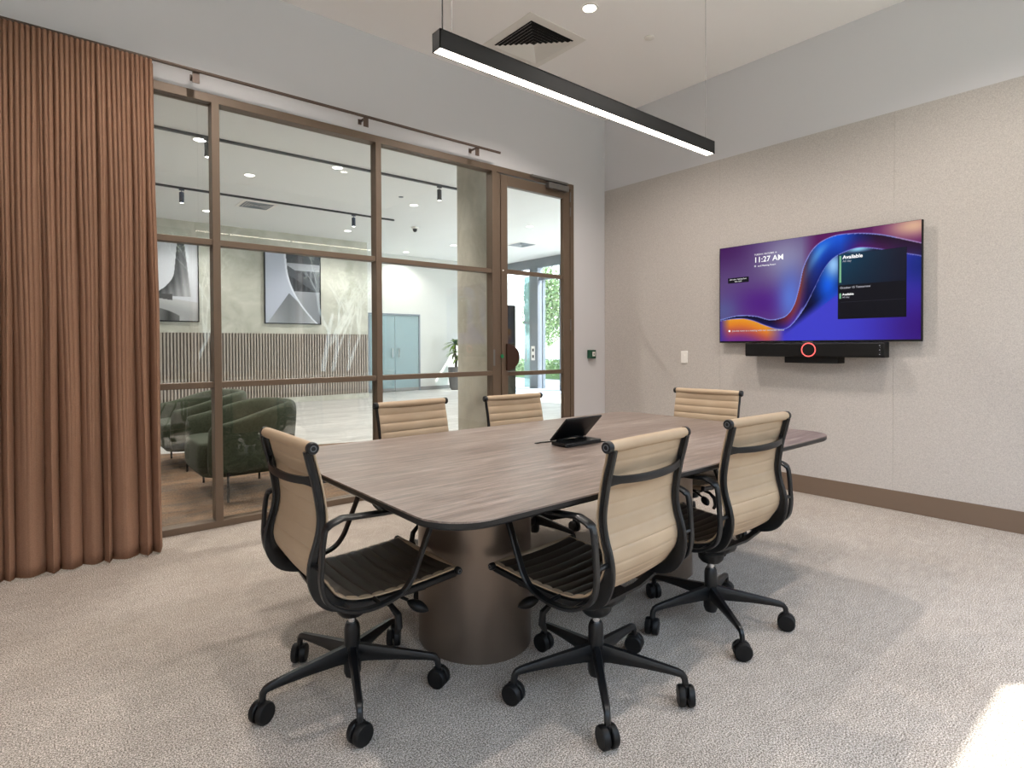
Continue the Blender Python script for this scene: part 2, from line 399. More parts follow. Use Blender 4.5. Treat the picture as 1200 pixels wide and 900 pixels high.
# ---------------------------------------------------------------- curtain rail and curtain
RY, RZ = -0.12, 2.94
r = thing('curtain_rail', 'thin bronze curtain rail fixed above the glazed partition', 'curtain rail', (-1.55, RY, RZ))
MB().tube([(-4.6, 0, 0), (0, 0, 0)], 0.007, 10).build('rod', 'rod', r)
MB().box(-4.6, 0, -0.007, 0.007, 0.005, 0.012).build('track', 'rod', r, smooth=False)
for xb in (-3.995, -2.845, -1.80):
    bb = MB().box(-0.020, 0.020, 0.008, 0.013, -0.070, 0.010).box(-0.008, 0.008, 0.008, -RY, -0.006, 0.004).box(-0.014, 0.014, -RY - .004, -RY, -0.02, 0.02)
    bb.build('rail_bracket', 'rod', r, smooth=False, loc=(xb + 1.55, 0, 0))
def curtain():
    x0, x1 = -5.9, -4.225; nx, nz = 1400, 46
    rnd = random.Random(3)
    big = []; x = x0                # irregular big folds
    while x < x1 - 0.05:
        wv = rnd.choice((.035, .045, .06, .075, .10, .125)) * rnd.uniform(.9, 1.1); big.append((x, wv, rnd.uniform(0.6, 1.0))); x += wv
    big[-1] = (big[-1][0], x1 - big[-1][0], 0.95)
    vs, fs = [], []
    ztop, zbot = 2.932, 0.012
    for k in range(nz + 1):
        tz = k / nz; z = ztop + (zbot - ztop) * tz
        ab = 0.004 + 0.040 * min(1, tz * 1.3) ** 0.9; at_ = 0.0145 * (1 - min(1, tz * 1.2)) ** .8 + 0.0004
        for i in range(nx + 1):
            x = x0 + (x1 - x0) * i / nx
            for bx, bw, ba in big:
                if x <= bx + bw + 1e-9: break
            u = (x - bx) / bw
            c = abs(math.sin(PI * u)) ** 0.5          # rounded ridges, sharp valleys
            wob = 0.004 * math.sin(9 * x + 3.1 * z) + 0.003 * math.sin(31 * x - 2 * z)
            hi = abs(math.sin(PI * (x - x0) / 0.0235 + 0.3 * math.sin(z * 1.2))) ** 0.7
            y = -0.125 - ab * (c * ba) * 2.0 - at_ * (hi - 0.5) * 2 + wob - 0.12 * tz
            xx = x + 0.010 * tz * math.sin(2 * PI * u) * ba + 0.006 * math.sin(z * 2.3 + bx * 40) * (1 - abs(2 * tz - 1))
            if i > nx * 0.992: y += (i - nx * 0.992) / (nx * 0.008) * 0.05
            vs.append((xx, y, z))
    for k in range(nz):
        for i in range(nx):
            a = k * (nx + 1) + i; fs.append((a, a + 1, a + nx + 2, a + nx + 1))
    mb = MB(); mb.v, mb.f = vs, fs
    o = mb.build('curtain', 'curtain', angle=80)
    s = o.modifiers.new('thick', 'SOLIDIFY'); s.thickness = 0.003
    tag(o, 'floor-length pleated brown curtain gathered at the left of the partition', 'curtain')
curtain()

# ---------------------------------------------------------------- ceiling fittings in the room
t_ = thing('ceiling_vent', 'square white louvred air vent in the meeting room ceiling', 'air vent', (-1.675, -0.715, H))
MB().box(-.30, .30, -.30, .30, -0.004, -0.0005).build('face_plate', 'vent_white', t_, smooth=False)
MB().box(-.225, .225, -.225, .225, -0.006, -0.004).build('throat', 'void', t_, smooth=False)
lv = MB()
for k in range(7):
    a = 0.225 - k * 0.031; b = a - 0.016
    z0, z1 = -0.020, -0.008
    ro = [(-a, -a), (a, -a), (a, a), (-a, a)]; ri = [(-b, -b), (b, -b), (b, b), (-b, b)]
    lv.add([(x, y, z0) for x, y in ro] + [(x, y, z1) for x, y in ri] + [(x, y, z0 + .002) for x, y in ro] + [(x, y, z1 + .002) for x, y in ri],
           [f for i in range(4) for f in ((i, (i + 1) % 4, 4 + (i + 1) % 4, 4 + i), (8 + i, 12 + i, 12 + (i + 1) % 4, 8 + (i + 1) % 4))])
lv.build('louvre', 'vent_white', t_, smooth=False)
def downlight(x, y, z, label, power, glow='white_glow', grp=None, r=0.05, colr=(1, 0.9, 0.78), spot=True):
    t_ = thing('downlight', label, 'ceiling light', (x, y, z), 0, grp)
    MB().lathe([(r + .014, -0.0005), (r + .014, -0.005), (r, -0.006), (r - .004, -0.0012)], seg=28, cap=False).build('trim_ring', 'white_plastic', t_)
    MB().lathe([(r - .004, -0.0012), (0.001, -0.0012)], seg=24, cap=False).build('lamp_face', glow, t_)
    if power:
        L = bpy.data.lights.new('downlight_lamp', 'SPOT' if spot else 'AREA'); L.energy = power; L.color = colr
        if spot: L.spot_size = math.radians(140); L.spot_blend = 0.6; L.shadow_soft_size = 0.045
        o = bpy.data.objects.new('lamp', L); COL.objects.link(o); o.parent = t_; o.location = (0, 0, -0.03)
    return t_
WARM = (1.0, 0.92, 0.85)
dls = [(-1.672, -1.32, 'round recessed downlight glowing beside the louvred ceiling vent', 120),
       (-3.85, -1.32, 'round recessed downlight in the ceiling above the near end of the table', 105),
       (-1.45, -3.42, 'round recessed downlight in the ceiling on the camera side near the screen wall', 92),
       (-3.85, -3.42, 'round recessed downlight in the ceiling above the camera', 85)]
for x, y, lb, pw in dls: downlight(x, y, H, lb, pw, colr=WARM)
t_ = thing('ceiling_sprinkler', 'tiny white sprinkler cover on the ceiling right of the downlight', 'sprinkler', (-1.01, -1.35, H))
MB().lathe([(0.038, -0.0005), (0.038, -0.008), (0.03, -0.012), (0.001, -0.012)], seg=24).build('cover', 'vent_white', t_)
# linear pendant
PX0, PX1, PYC, PZ = -3.548, -1.56, -2.222, 2.38
t_ = thing('pendant_lamp', 'long black linear pendant lamp glowing underneath, hung above the table', 'pendant lamp', (PX0, PYC, PZ))
Lp = PX1 - PX0
MB().box(0, Lp, -.029, -.025, 0, .076).box(0, Lp, .025, .029, 0, .076).box(0, Lp, -.029, .029, .072, .076).box(0, .004, -.029, .029, 0, .076).box(Lp - .004, Lp, -.029, .029, 0, .076).build('housing', 'black_plastic', t_, smooth=False)
M['pendant_glow'] = mat('pendant_glow', (1, 1, 1, 1), emis=(1.0, 0.88, 0.74, 1), estr=10)
MB().box(.004, Lp - .004, -.025, .025, 0.002, .006).build('diffuser', 'pendant_glow', t_, smooth=False)
for xx, r_ in ((0.075, .0012), (Lp - .055, .0012)):
    MB().tube([(xx, 0, .076), (xx, 0, H - PZ)], r_, 6).build('suspension_wire', 'grey_metal', t_)
MB().tube([(0.03, 0, .076), (0.03, 0, H - PZ)], .003, 6).build('power_cable', 'black_plastic', t_)

# ---------------------------------------------------------------- television and soundbar
TYL, TYR, TZB, TZT, TD = -1.4117, -2.9392, 1.2228, 2.0639, 0.08
TW, TH = TYL - TYR, TZT - TZB
tv = thing('television', 'large wall-mounted television showing a purple and blue ribbon picture', 'television', (0, (TYL + TYR) / 2, TZB))
MB().box(-TD + .002, -0.055, -TW / 2, TW / 2, 0, TH).box(-0.055, -0.02, -TW / 2 + .25, TW / 2 - .25, .1, TH - .15).box(-0.02, -0.0095, -.3, .3, .2, TH - .25).build('casing', 'black_plastic', tv, smooth=False, bevel=0.002)
U = [(-.02, .22), (0.011, 0.231), (0.117, 0.264), (0.218, 0.249), (0.302, 0.207), (0.383, 0.237), (0.428, 0.336), (0.455, 0.496), (0.482, 0.714), (0.535, 0.882), (0.617, 0.959), (0.715, 0.961), (0.834, 0.918), (0.992, 0.808), (1.03, .78)]
Lo = [(-.02, .21), (0.011, 0.22), (0.117, 0.235), (0.193, 0.212), (0.279, 0.149), (0.361, 0.11), (0.417, 0.153), (0.483, 0.311), (0.536, 0.504), (0.577, 0.656), (0.627, 0.762), (0.715, 0.823), (0.79, 0.814), (0.939, 0.73), (0.992, 0.7), (1.03, .67)]
def sp2(P): return [(p.x, p.y) for p in spline([(a, b, 0) for a, b in P], 8)]
US, LS = sp2(U), sp2(Lo)
def interp(P, s):
    for i in range(len(P) - 1):
        if P[i][0] <= s <= P[i + 1][0]:
            q = (s - P[i][0]) / max(1e-6, P[i + 1][0] - P[i][0]); return P[i][1] + q * (P[i + 1][1] - P[i][1]), (P[i + 1][1] - P[i][1]) / max(1e-6, P[i + 1][0] - P[i][0])
    return P[-1][1], 0
def mixc(a, b, f): f = max(0, min(1, f)); return tuple(x + (y - x) * f for x, y in zip(a, b))
def blob(s, t, cs, ct, rs, rt): return math.exp(-((s - cs) / rs) ** 2 - ((t - ct) / rt) ** 2)
def gradc(stops, x):
    for (a, ca), (b, cb) in zip(stops, stops[1:]):
        if x <= b: return mixc(ca, cb, (x - a) / (b - a))
    return stops[-1][1]
def screen_col(s, t):
    u, du = interp(US, s); l, dl = interp(LS, s)
    wu = 1 / math.sqrt(1 + (du * .55) ** 2)
    if t > u:        # above the ribbon
        c = (98, 78, 128)
        c = mixc(c, (70, 30, 92), blob(s, t, .02, 1.0, .22, .25))
        c = mixc(c, (82, 32, 130), blob(s, t, .25, .38, .2, .2))
        c = mixc(c, (150, 146, 176), blob(s, t, .38, .82, .13, .22) * .9)
        c = mixc(c, (92, 122, 215), blob(s, t, .41, .42, .07, .28) * .95)
        c = mixc(c, (88, 96, 150), blob(s, t, .02, .32, .1, .15) * .8)
        c = mixc(c, (92, 26, 92), min(1, max(0, (s - .47) / .08)))
        if s > .8: c = mixc(c, (222, 178, 150), blob(s, t, .97, .96, .11, .10))
        e = (t - u) * wu
        c = mixc((150, 170, 255) if s < .9 else (190, 170, 230), c, e / .012)
        return c
    if t >= l:       # on the ribbon
        q = (u - t) / max(1e-4, u - l)      # 0 at outer edge 1 at inner
        base = gradc([(0, (12, 12, 40)), (.3, (14, 10, 40)), (.40, (120, 40, 50)), (.46, (140, 60, 40)), (.50, (60, 50, 90)), (.56, (20, 90, 220)), (.66, (20, 90, 225)), (.74, (14, 36, 110)), (.82, (34, 16, 40)), (1, (40, 18, 44))], s)
        inner = gradc([(0, (10, 10, 30)), (.33, (30, 30, 120)), (.42, (70, 50, 190)), (.5, (18, 14, 70)), (.58, (10, 30, 120)), (.66, (20, 50, 150)), (.74, (90, 20, 110)), (.86, (70, 20, 80)), (1, (40, 30, 90))], s)
        c = mixc(base, inner, q ** 1.3)
        c = mixc(c, (120, 200, 250), blob(s, q, .55, .25, .05, .18) * .5)
        e = (t - l) * wu
        c = mixc((150, 160, 250), c, e / .010)
        return c
    # below the ribbon
    def left():
        d = (l - t)
        c = gradc([(0, (236, 160, 40)), (.06, (228, 130, 44)), (.13, (180, 80, 78)), (.2, (120, 50, 130)), (.3, (90, 40, 150))], d)
        c = mixc(c, (70, 50, 150), max(0, 1 - s / .06)); c = mixc(c, (70, 60, 200), max(0, (s - .28) / .1))
        return c
    if s < .36: return left()
    # diagonal dark then violet blue
    c = (66, 66, 205)
    edge = .08 + (s - .36) * 1.38        # dark wedge between ribbon and this line
    if t > edge - .06: c = mixc(c, (8, 8, 40), (t - edge + .06) / .10)
    if s < .42: c = mixc(left(), c, (s - .36) / .06)
    c = mixc(c, (10, 90, 230), blob(s, t, .60, .52, .06, .2) if t > edge - .05 else 0)
    c = mixc(c, (150, 200, 250), blob(s, t, .625, .70, .04, .12))
    if s > .66: c = mixc(c, (150, 215, 245), blob(s, t, .74, .82, .06, .03))
    c = mixc(c, (16, 40, 130), blob(s, t, 1.0, .62, .1, .2))
    c = mixc(c, (54, 18, 120), blob(s, t, 1.02, .1, .2, .35))
    return c
def lin(c):
    q = srgb(*c); return (q[0], q[1], q[2], 1)
def picture(name, nx, ny, fn, org, ex, ey, material, parent):
    me = bpy.data.meshes.new(name); vs, fs, cols = [], [], []
    for j in range(ny + 1):
        for i in range(nx + 1):
            s, t = i / nx, j / ny
            vs.append((org[0] + ex[0] * s + ey[0] * t, org[1] + ex[1] * s + ey[1] * t, org[2] + ex[2] * s + ey[2] * t)); cols.append(lin(fn(s, t)))
    for j in range(ny):
        for i in range(nx):
            a = j * (nx + 1) + i; fs.append((a, a + 1, a + nx + 2, a + nx + 1))
    me.from_pydata(vs, [], fs)
    at_ = me.color_attributes.new('Col', 'FLOAT_COLOR', 'POINT')
    at_.data.foreach_set('color', [x for c in cols for x in c])
    me.materials.append(M[material]); o = bpy.data.objects.new(name, me); COL.objects.link(o); o.parent = parent; return o
BZ = .008
scr = picture('screen', 360, 200, screen_col, (-TD + .0015, TW / 2 - BZ, BZ + .006), (0, -(TW - 2 * BZ), 0), (0, 0, TH - 2 * BZ), 'screen', tv)
def scr_rect(s0, s1, t0, t1, material, name, dx=0.0004):
    y0, y1 = TW / 2 - s0 * TW, TW / 2 - s1 * TW
    return MB().add([(-TD + .0015 - dx, y0, t0 * TH), (-TD + .0015 - dx, y1, t0 * TH), (-TD + .0015 - dx, y1, t1 * TH), (-TD + .0015 - dx, y0, t1 * TH)], [(0, 1, 2, 3)]).build(name, material, scr, smooth=False)
scr_rect(.645, .939, .205, .79, 'card_dark', 'schedule_card')
def teal_top(s, t): return mixc(mixc((14, 70, 96), (24, 26, 44), s * 1.1), (16, 22, 40), (1 - t) * .5)
pc = picture('schedule_highlight', 24, 16, teal_top, (-TD + .0008, TW / 2 - .647 * TW, .512 * TH), (0, -.29 * TW, 0), (0, 0, .276 * TH), 'screen', scr)
scr_rect(.652, .6605, .534, .775, 'bar_green', 'status_bar', .0012)
scr_rect(.652, .6605, .39, .437, 'bar_green', 'status_bar', .0012)
scr_rect(.658, .932, .357, .3582, 'divider_grey', 'divider', .0006)
scr_rect(.054, .180, .62, .675, 'card_dark', 'caption_bar')
def text(s, body, loc, size, material, parent, name='writing', rot=(PI / 2, 0, -PI / 2), align='LEFT', weight=0.0, wide=1.0):
    cu = bpy.data.curves.new(name, 'FONT'); cu.body = body; cu.size = size; cu.align_x = align; cu.offset = weight; cu.fill_mode = 'FRONT'
    to = bpy.data.objects.new('tmp', cu); COL.objects.link(to)
    bpy.context.view_layer.update()
    me = bpy.data.meshes.new_from_object(to.evaluated_get(bpy.context.evaluated_depsgraph_get()))
    bpy.data.objects.remove(to)
    me.materials.clear(); me.materials.append(M[material])
    o = bpy.data.objects.new(name, me); COL.objects.link(o); o.parent = parent
    o.location = loc; o.rotation_euler = rot; o.scale = (wide, 1, 1); return o
def stext(body, s, t, size, material='text_white', weight=0.0, wide=1.0):
    return text(None, body, (-TD - .0006, TW / 2 - s * TW, t * TH), size, material, scr, 'screen_writing', weight=weight, wide=wide)
stext('TUESDAY, OCTOBER 14', .212, .878, .018, 'text_white')
stext('11:27 AM', .210, .807, .064, 'text_white', .0006)
stext('and Meeting Room', .232, .762, .020)
scr_rect(.212, .222, .762, .780, 'text_soft', 'icon', .0012)
stext('Join your meeting from', .066, .652, .0165); stext('this room', .096, .630, .0165)
stext('Available', .667, .745, .038, 'text_white', .0008)
stext('All day', .667, .716, .022, 'text_soft')
stext('October 15 Tomorrow', .655, .478, .0215, 'text_soft', .0003)
stext('Available', .666, .418, .022, 'text_white', .0005)
stext('All day', .666, .394, .018, 'text_soft')
stext('Join this room to a meeting with our connected device', .080, .115, .0205, 'text_soft', .0003)
MB().lathe([(.009, -.0010), (.008, -.0012)], (0, 0, 0), 12, 'x').build('bullet', 'text_white', scr, loc=(-TD - .0002, TW / 2 - .064 * TW, .122 * TH))
sb = thing('soundbar', 'black video soundbar with a glowing red ring mounted under the television', 'soundbar', (0, -2.221, 1.163))
MB().sweep([(0, .512, 0), (0, -.512, 0)], [(-.17, -.052), (-.165, -.058), (-.07, -.058), (-.07, .058), (-.165, .058), (-.17, .052)][::-1] and [(a, b) for a, b in ((-.17, -.05), (-.162, -.057), (-.07, -.057), (-.07, .057), (-.162, .057), (-.17, .05))], up=(0, 0, 1))
bar = MB().add([(x, y, z) for y in (.518, -.518) for x, z in ((-.17, -.048), (-.162, -.056), (-.07, -.056), (-.07, .056), (-.162, .056), (-.17, .048))],
               [(0, 1, 2, 3, 4, 5), (11, 10, 9, 8, 7, 6)] + [(i, i + 6, (i + 1) % 6 + 6, (i + 1) % 6) for i in range(6)])
bar.build('bar_body', 'black_plastic', sb, smooth=False, bevel=0.004)
MB().tube([(-.172, .051 * math.cos(a), .051 * math.sin(a)) for a in [2 * PI * i / 48 for i in range(48)]], .0038, 8, closed=True).build('light_ring', 'ring_glow', sb)
MB().box(-.14, -.008, -.20, .20, -.105, -.056).build('mount_bracket', 'black_plastic', sb, smooth=False, bevel=0.003)
MB().box(-.07, -.008, -.10, .10, -.056, .05).build('wall_arm', 'black_plastic', sb, smooth=False)
for k in range(5):
    MB().box(-.1708, -.1703, -.485 - .006 * (k % 2), -.492, -.035 + k * .016, -.030 + k * .016).build('printed_mark', 'text_soft', sb, smooth=False)
MB().box(-TD - .001, -TD + .0, -.04, .04, .001, .006).build('logo_mark', 'grey_metal', tv, smooth=False, loc=(0, 0, 0))
t_ = thing('light_switch', 'white switch plate on the textured wall left of the television', 'light switch', (-.008, -1.007, 1.089))
MB().box(-.009, 0, -.036, .036, -.058, .058).build('plate', 'white_plastic', t_, smooth=False, bevel=0.003)
for zz in (.018, -.018): MB().box(-.012, -.009, -.008, .008, zz - .010, zz + .010).build('rocker', 'white_plastic', t_, smooth=False, bevel=0.001)

# ---------------------------------------------------------------- table
tb = thing('conference_table', 'walnut topped conference table with rounded corners on two bronze pedestals', 'table', (-2.8, -2.275, 0))
rr_ = rrect(-1.2, 1.2, -.697, .705, .155, 14)
MB().prism(rr_, .735, .740).build('tabletop', 'walnut', tb, angle=30)
def ins(k): return rrect(-1.2 + k, 1.2 - k, -.697 + k, .705 - k, max(.02, .155 - k), 14)
ed = MB().loft([[(x, y, z) for x, y in ins(k)] for k, z in ((-.0005, .735), (-.0005, .722), (.006, .715), (.03, .708))])
o = ed.build('table_edge', 'black', tb, angle=30); o['label'] = 'black bevelled edge'
for cx, ra in ((-.59, .225), (.575, .20)):
    ped = MB().loft([[(cx + ra * math.cos(a), .03 + .25 * math.sin(a), z) for a in [2 * PI * i / 64 for i in range(64)]] for z in (0, .004, .706, .71)])
    ped.build('pedestal', 'pedestal', tb, angle=50)
# ---------------------------------------------------------------- touch controller
vc = thing('touch_controller', 'black tilted touch controller standing in the middle of the table', 'controller', (-2.958, -2.251, .7405), 0)
w_, d_ = .237, .107
MB().prism(rrect(0, w_, -d_, 0, .012, 5), 0.002, .018).build('base', 'black', vc, angle=30, bevel=.002)
MB().sweep([(w_ * .12, -.016, .018), (w_ * .3, -.020, .026), (w_ * .5, -.022, .029), (w_ * .7, -.020, .026), (w_ * .88, -.016, .018)], [(-.006, -.003), (.006, -.003), (.006, .003), (-.006, .003)]).build('stand_arch', 'black', vc)
n_ = Vector((0, -.109, .110)).normalized(); th = Vector((0, n_.z, -n_.y)) * .009
pa = [Vector((0, 0, .018)), Vector((w_, 0, .018)), Vector((w_, -.109, .127)), Vector((0, -.109, .127))]
MB().add(pa + [p + th for p in pa], [(3, 2, 1, 0), (4, 5, 6, 7), (0, 1, 5, 4), (1, 2, 6, 5), (2, 3, 7, 6), (3, 0, 4, 7)]).build('screen_panel', 'black', vc, smooth=False, bevel=.003)
cb = MB().sweep([(-.018, .085, .0015), (.03, .06, .0015), (.062, .01, .0015)], [(-.005, -.0012), (.005, -.0012), (.005, .0012), (-.005, .0012)], up=(0, 0, 1))
o = MB().sweep([(-2.985, -2.178, .7425), (-2.945, -2.172, .7425), (-2.89, -2.19, .7425), (-2.885, -2.235, .7425)], [(-.006, -.0014), (.006, -.0014), (.006, .0014), (-.006, .0014)], up=(0, 0, 1)).build('cable_left', 'black_plastic')
o.name = 'controller_cable'; tag(o, 'flat black cable leading left from the controller on the table', 'cable')
o = MB().sweep([(-2.721, -2.33, .7425), (-2.70, -2.36, .7425), (-2.69, -2.40, .7425)], [(-.003, -.0014), (.003, -.0014), (.003, .0014), (-.003, .0014)], up=(0, 0, 1)).build('controller_cable', 'black_plastic')
tag(o, 'short thin cable end right of the controller on the table', 'cable')

# ---------------------------------------------------------------- office chairs (forward = +x)
PROF = [(-.222, .893), (-.212, .85), (-.199, .80), (-.188, .74), (-.182, .69), (-.184, .65), (-.193, .61), (-.206, .57), (-.213, .53), (-.209, .485), (-.188, .44), (-.155, .413), (-.10, .398), (-.03, .391), (.06, .389), (.16, .392), (.25, .398), (.298, .402)]
CUR = [(p.x, p.z) for p in spline([(a, 0, b) for a, b in PROF], 12)]
def frames2(C):
    out = []
    for i in range(len(C)):
        a = C[max(0, i - 1)]; b = C[min(len(C) - 1, i + 1)]
        dx, dz = b[0] - a[0], b[1] - a[1]; L = math.hypot(dx, dz); out.append((dx / L, dz / L))
    return out
TAN = frames2(CUR)
# normal pointing to the sitter side (up/forward): for tangent going down, normal = (-dz, dx)
def NOR(i): dx, dz = TAN[i]; return (-dz, dx)
def chair():
    root = thing('office_chair', '', 'chair')
    # arc length & ribs
    S = [0]
    for i in range(1, len(CUR)): S.append(S[-1] + math.hypot(CUR[i][0] - CUR[i - 1][0], CUR[i][1] - CUR[i - 1][1]))
    # resample finely
    N = 330; pts = []; k = 0
    for j in range(N + 1):
        s = S[-1] * j / N
        while k < len(S) - 2 and S[k + 1] < s: k += 1
        q = (s - S[k]) / (S[k + 1] - S[k]); pts.append((CUR[k][0] + q * (CUR[k + 1][0] - CUR[k][0]), CUR[k][1] + q * (CUR[k + 1][1] - CUR[k][1]), s))
    T = frames2([(p[0], p[1]) for p in pts]); ribs = 21; rp = S[-1] / ribs
    jb = min(range(len(pts)), key=lambda j: abs(math.hypot(pts[j][0] + .190, pts[j][1] - .445)))
    def bend(s_): return math.exp(-((s_ - pts[jb][2]) / .085) ** 2)
    def sling(j0, j1, name):
        vs = []; W = .211; cols = 31; fs = []
        rows = list(range(j0, j1 + 1))
        for side in (1, -1):
            for j in rows:
                x, z, s = pts[j]; dx, dz = T[j]; nx_, nz_ = -dz, dx
                ph = (s / rp) % 1.0; puff = math.sin(PI * ph) ** 0.42
                e = min(1, s / .03, (S[-1] - s) / .03)
                for c in range(cols):
                    y = W * (2 * c / (cols - 1) - 1); edge = min(1.0, (W - abs(y)) / .014 + .25)
                    off = (.0015 + .0065 * puff * edge) if side == 1 else -(.0015 + .0028 * min(1, puff * 1.25) * edge)
                    off += .010 + .026 * bend(s)    # sling lies on the front of the rails and cuts the corner
                    sag = -.010 * (1 - (y / W) ** 2)
                    vs.append((x + nx_ * (off + sag), y, z + nz_ * (off + sag)))
        R = len(rows); n = R * cols
        for b in (0, n):
            for r in range(R - 1):
                for c in range(cols - 1):
                    a = b + r * cols + c; f = (a, a + 1, a + cols + 1, a + cols); fs.append(f if b == 0 else f[::-1])
        for r in range(R - 1):
            for c in (0, cols - 1):
                a = r * cols + c; fs.append((a, a + cols, n + a + cols, n + a))
        for r in (0, R - 1):
            for c in range(cols - 1):
                a = r * cols + c; fs.append((a, a + 1, n + a + 1, n + a))
        mb = MB(); mb.v, mb.f = vs, fs; o = mb.build(name, 'leather', root, angle=60)
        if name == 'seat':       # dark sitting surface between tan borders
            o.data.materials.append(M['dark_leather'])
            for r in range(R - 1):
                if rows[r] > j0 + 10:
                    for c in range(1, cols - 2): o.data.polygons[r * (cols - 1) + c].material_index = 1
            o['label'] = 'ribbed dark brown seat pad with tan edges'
        return o
    cut = int(N * .575)
    cut = min(range(len(pts)), key=lambda j: abs(math.hypot(pts[j][0] + .188, pts[j][1] - .44)))
    cut = round(round(pts[cut][2] / rp) * rp / S[-1] * N)
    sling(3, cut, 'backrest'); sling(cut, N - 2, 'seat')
    # rolls
    for (cx, cz), nm in (((-.219, .900), 'head_roll'), ((.300, .404), 'front_roll')):
        ra = .018 if nm == 'head_roll' else .0125
        prof = [(ra * .96, -.212), (ra, -.205)] + [(ra * (1 + .02 * math.cos(3 * y)), y) for y in (-.1, 0, .1)] + [(ra, .205), (ra * .96, .212)]
        rl = MB().lathe(prof, (cx, 0, cz), 24, 'y').build(nm, 'leather', root)
        for sg in (-1, 1):
            cpz = MB().lathe([(ra + .0008, .212 * sg), (ra + .0008, .226 * sg), (ra - .002, .230 * sg), (.001, .230 * sg)], (cx, 0, cz), 22, 'y')
            c_ = cpz.build('end_cap', 'black', rl)
        for sg in (-1, 1):
            MB().lathe([(ra * .55, .2302 * sg), (ra * .55, .2315 * sg), (ra * .38, .2315 * sg), (ra * .38, .2302 * sg)], (cx, 0, cz), 18, 'y', cap=False).build('cap_ring', 'cap_grey', rl)
    # rails
    for sg in (-1, 1):
        sec = [(-.0045, -.020), (.0045, -.020), (.0085, -.015), (.006, -.007), (.0085, .000), (.004, .005), (-.004, .005), (-.0085, .000), (-.006, -.007), (-.0085, -.015)]
        rings = []
        for j in range(0, len(pts), 5):
            x, z, s_ = pts[j]; dx, dz = T[j]; k_ = bend(s_)
            rings.append([(x - dz * bb, sg * .206 + aa, z + dx * bb) for aa, b0 in sec for bb in [b0 + (.026 * k_ if b0 > -.001 else (.010 * k_ if b0 > -.01 else 0))]])
        MB().loft(rings).build('side_rail', 'black', root, angle=50)
    # back brace: bow with flared ends
    br_ = []; sc_ = []
    for i in range(21):
        y = -.205 + .41 * i / 20; q = (abs(y) / .205)
        br_.append((-.204 - .040 * (1 - q ** 2.4), y, .798 - .006 * (1 - q * q))); sc_.append(1 + .85 * (max(0, q - .80) / .20) ** 1.6)
    rings = []
    for (x, y, z), k_ in zip(br_, sc_):
        h = .0115 * k_; tk = .005
        rings.append([(x - tk, y, z - h), (x - tk - .002, y, z), (x - tk, y, z + h), (x + tk, y, z + h), (x + tk, y, z - h)])
    MB().loft(rings).build('back_brace', 'black', root, angle=50)
    # cross braces under the seat + tilt mechanism
    for xx in (-.10, .16):
        ub = MB()
        zz = .392 if xx > 0 else .400
        ub.loft([[(xx - .014, y, zz - .012 + dz_), (xx + .014, y, zz - .012 + dz_), (xx + .014, y, zz - .022 + dz_), (xx - .014, y, zz - .022 + dz_)] for y, dz_ in ((-.21, 0), (-.1, -.022), (.1, -.022), (.21, 0))])
        ub.build('seat_brace', 'black', root, angle=50)
    tm = MB().loft([[(x, w_ * a, z + h_ * b) for a, b in ((-1, -.6), (-.7, -1), (.7, -1), (1, -.6), (1, 1), (-1, 1))] for x, w_, z, h_ in
                    ((-.105, .03, .352, .012), (-.09, .05, .345, .022), (-.03, .062, .335, .034), (.05, .062, .335, .034), (.12, .06, .345, .026), (.17, .05, .355, .016))])
    tm.build('tilt_mechanism', 'black', root, angle=40, bevel=.004)
    for sg in (-1, 1):
        a = MB().tube([(.10, sg * .05, .335), (.125, sg * .10, .325), (.145, sg * .135, .315)], .006, 8)
        ell = [(.001, -.042)] + [(.022 * math.sin(PI * i / 12) ** .7 + .001, -.042 + .084 * i / 12) for i in range(1, 12)] + [(.001, .042)]
        pd = MB().lathe(ell, (0, 0, 0), 14, 'x'); pd.v = [(x, y, z * .8) for x, y, z in pd.v]
        pd.xf(Matrix.Translation((.165, sg * .168, .300)) @ Matrix.Rotation(sg * math.radians(48), 4, 'Z') @ Matrix.Rotation(math.radians(22), 4, 'Y'))
        a.add(pd.v, pd.f); a.build('lever', 'black_plastic', root)
        MB().tube([(.05, sg * .06, .335), (.070, sg * .15, .325), (.080, sg * .185, .300), (.078, sg * .192, .262), (.080, sg * .178, .238)], .011, 10, scale=[.6, .8, 1.1, 1.2, .8]).build('lever', 'black_plastic', root)
    # armrests: closed flat loops outside the rails
    for sg in (-1, 1):
        lp = [(-.150, .691), (-.05, .684), (.07, .680), (.155, .678), (.176, .664), (.166, .630), (.138, .565), (.110, .500), (.084, .448), (.045, .412), (-.03, .395), (-.10, .398), (-.155, .418), (-.190, .455), (-.205, .51), (-.203, .57), (-.198, .63), (-.186, .672)]
        P3 = [Vector((a - (.010 if a < -.18 else 0), sg * .270, b)) for a, b in lp]
        P3 = spline([tuple(p) for p in P3] + [tuple(P3[0])], 6)[:-1]
        n = len(P3); rings = []
        for i, p in enumerate(P3):
            d_ = (P3[(i + 1) % n] - P3[i - 1]).normalized(); side = Vector((0, 1, 0)); nor = side.cross(d_).normalized()
            wide = .0125 + .006 * max(0, min(1, (p.z - .64) / .03)) if p.x > -.2 else .0115
            tk = .0065
            rings.append([p + side * a * wide + nor * b * tk for a, b in ((-1, -.5), (-.7, -1), (.7, -1), (1, -.5), (1, .5), (.7, 1), (-.7, 1), (-1, .5))])
        MB().loft(rings, closed=True).build('armrest', 'black', root, angle=40)
        for (xx, zz) in ((-.208, .545), (-.02, .394), (-.12, .402)):
            MB().tube([(xx, sg * .212, zz), (xx - .004, sg * .265, zz)], .008, 8).build('arm_bracket', 'black', root)
    # column
    MB().lathe([(.014, .20), (.014, .300)], seg=20).build('gas_lift', 'chrome', root)
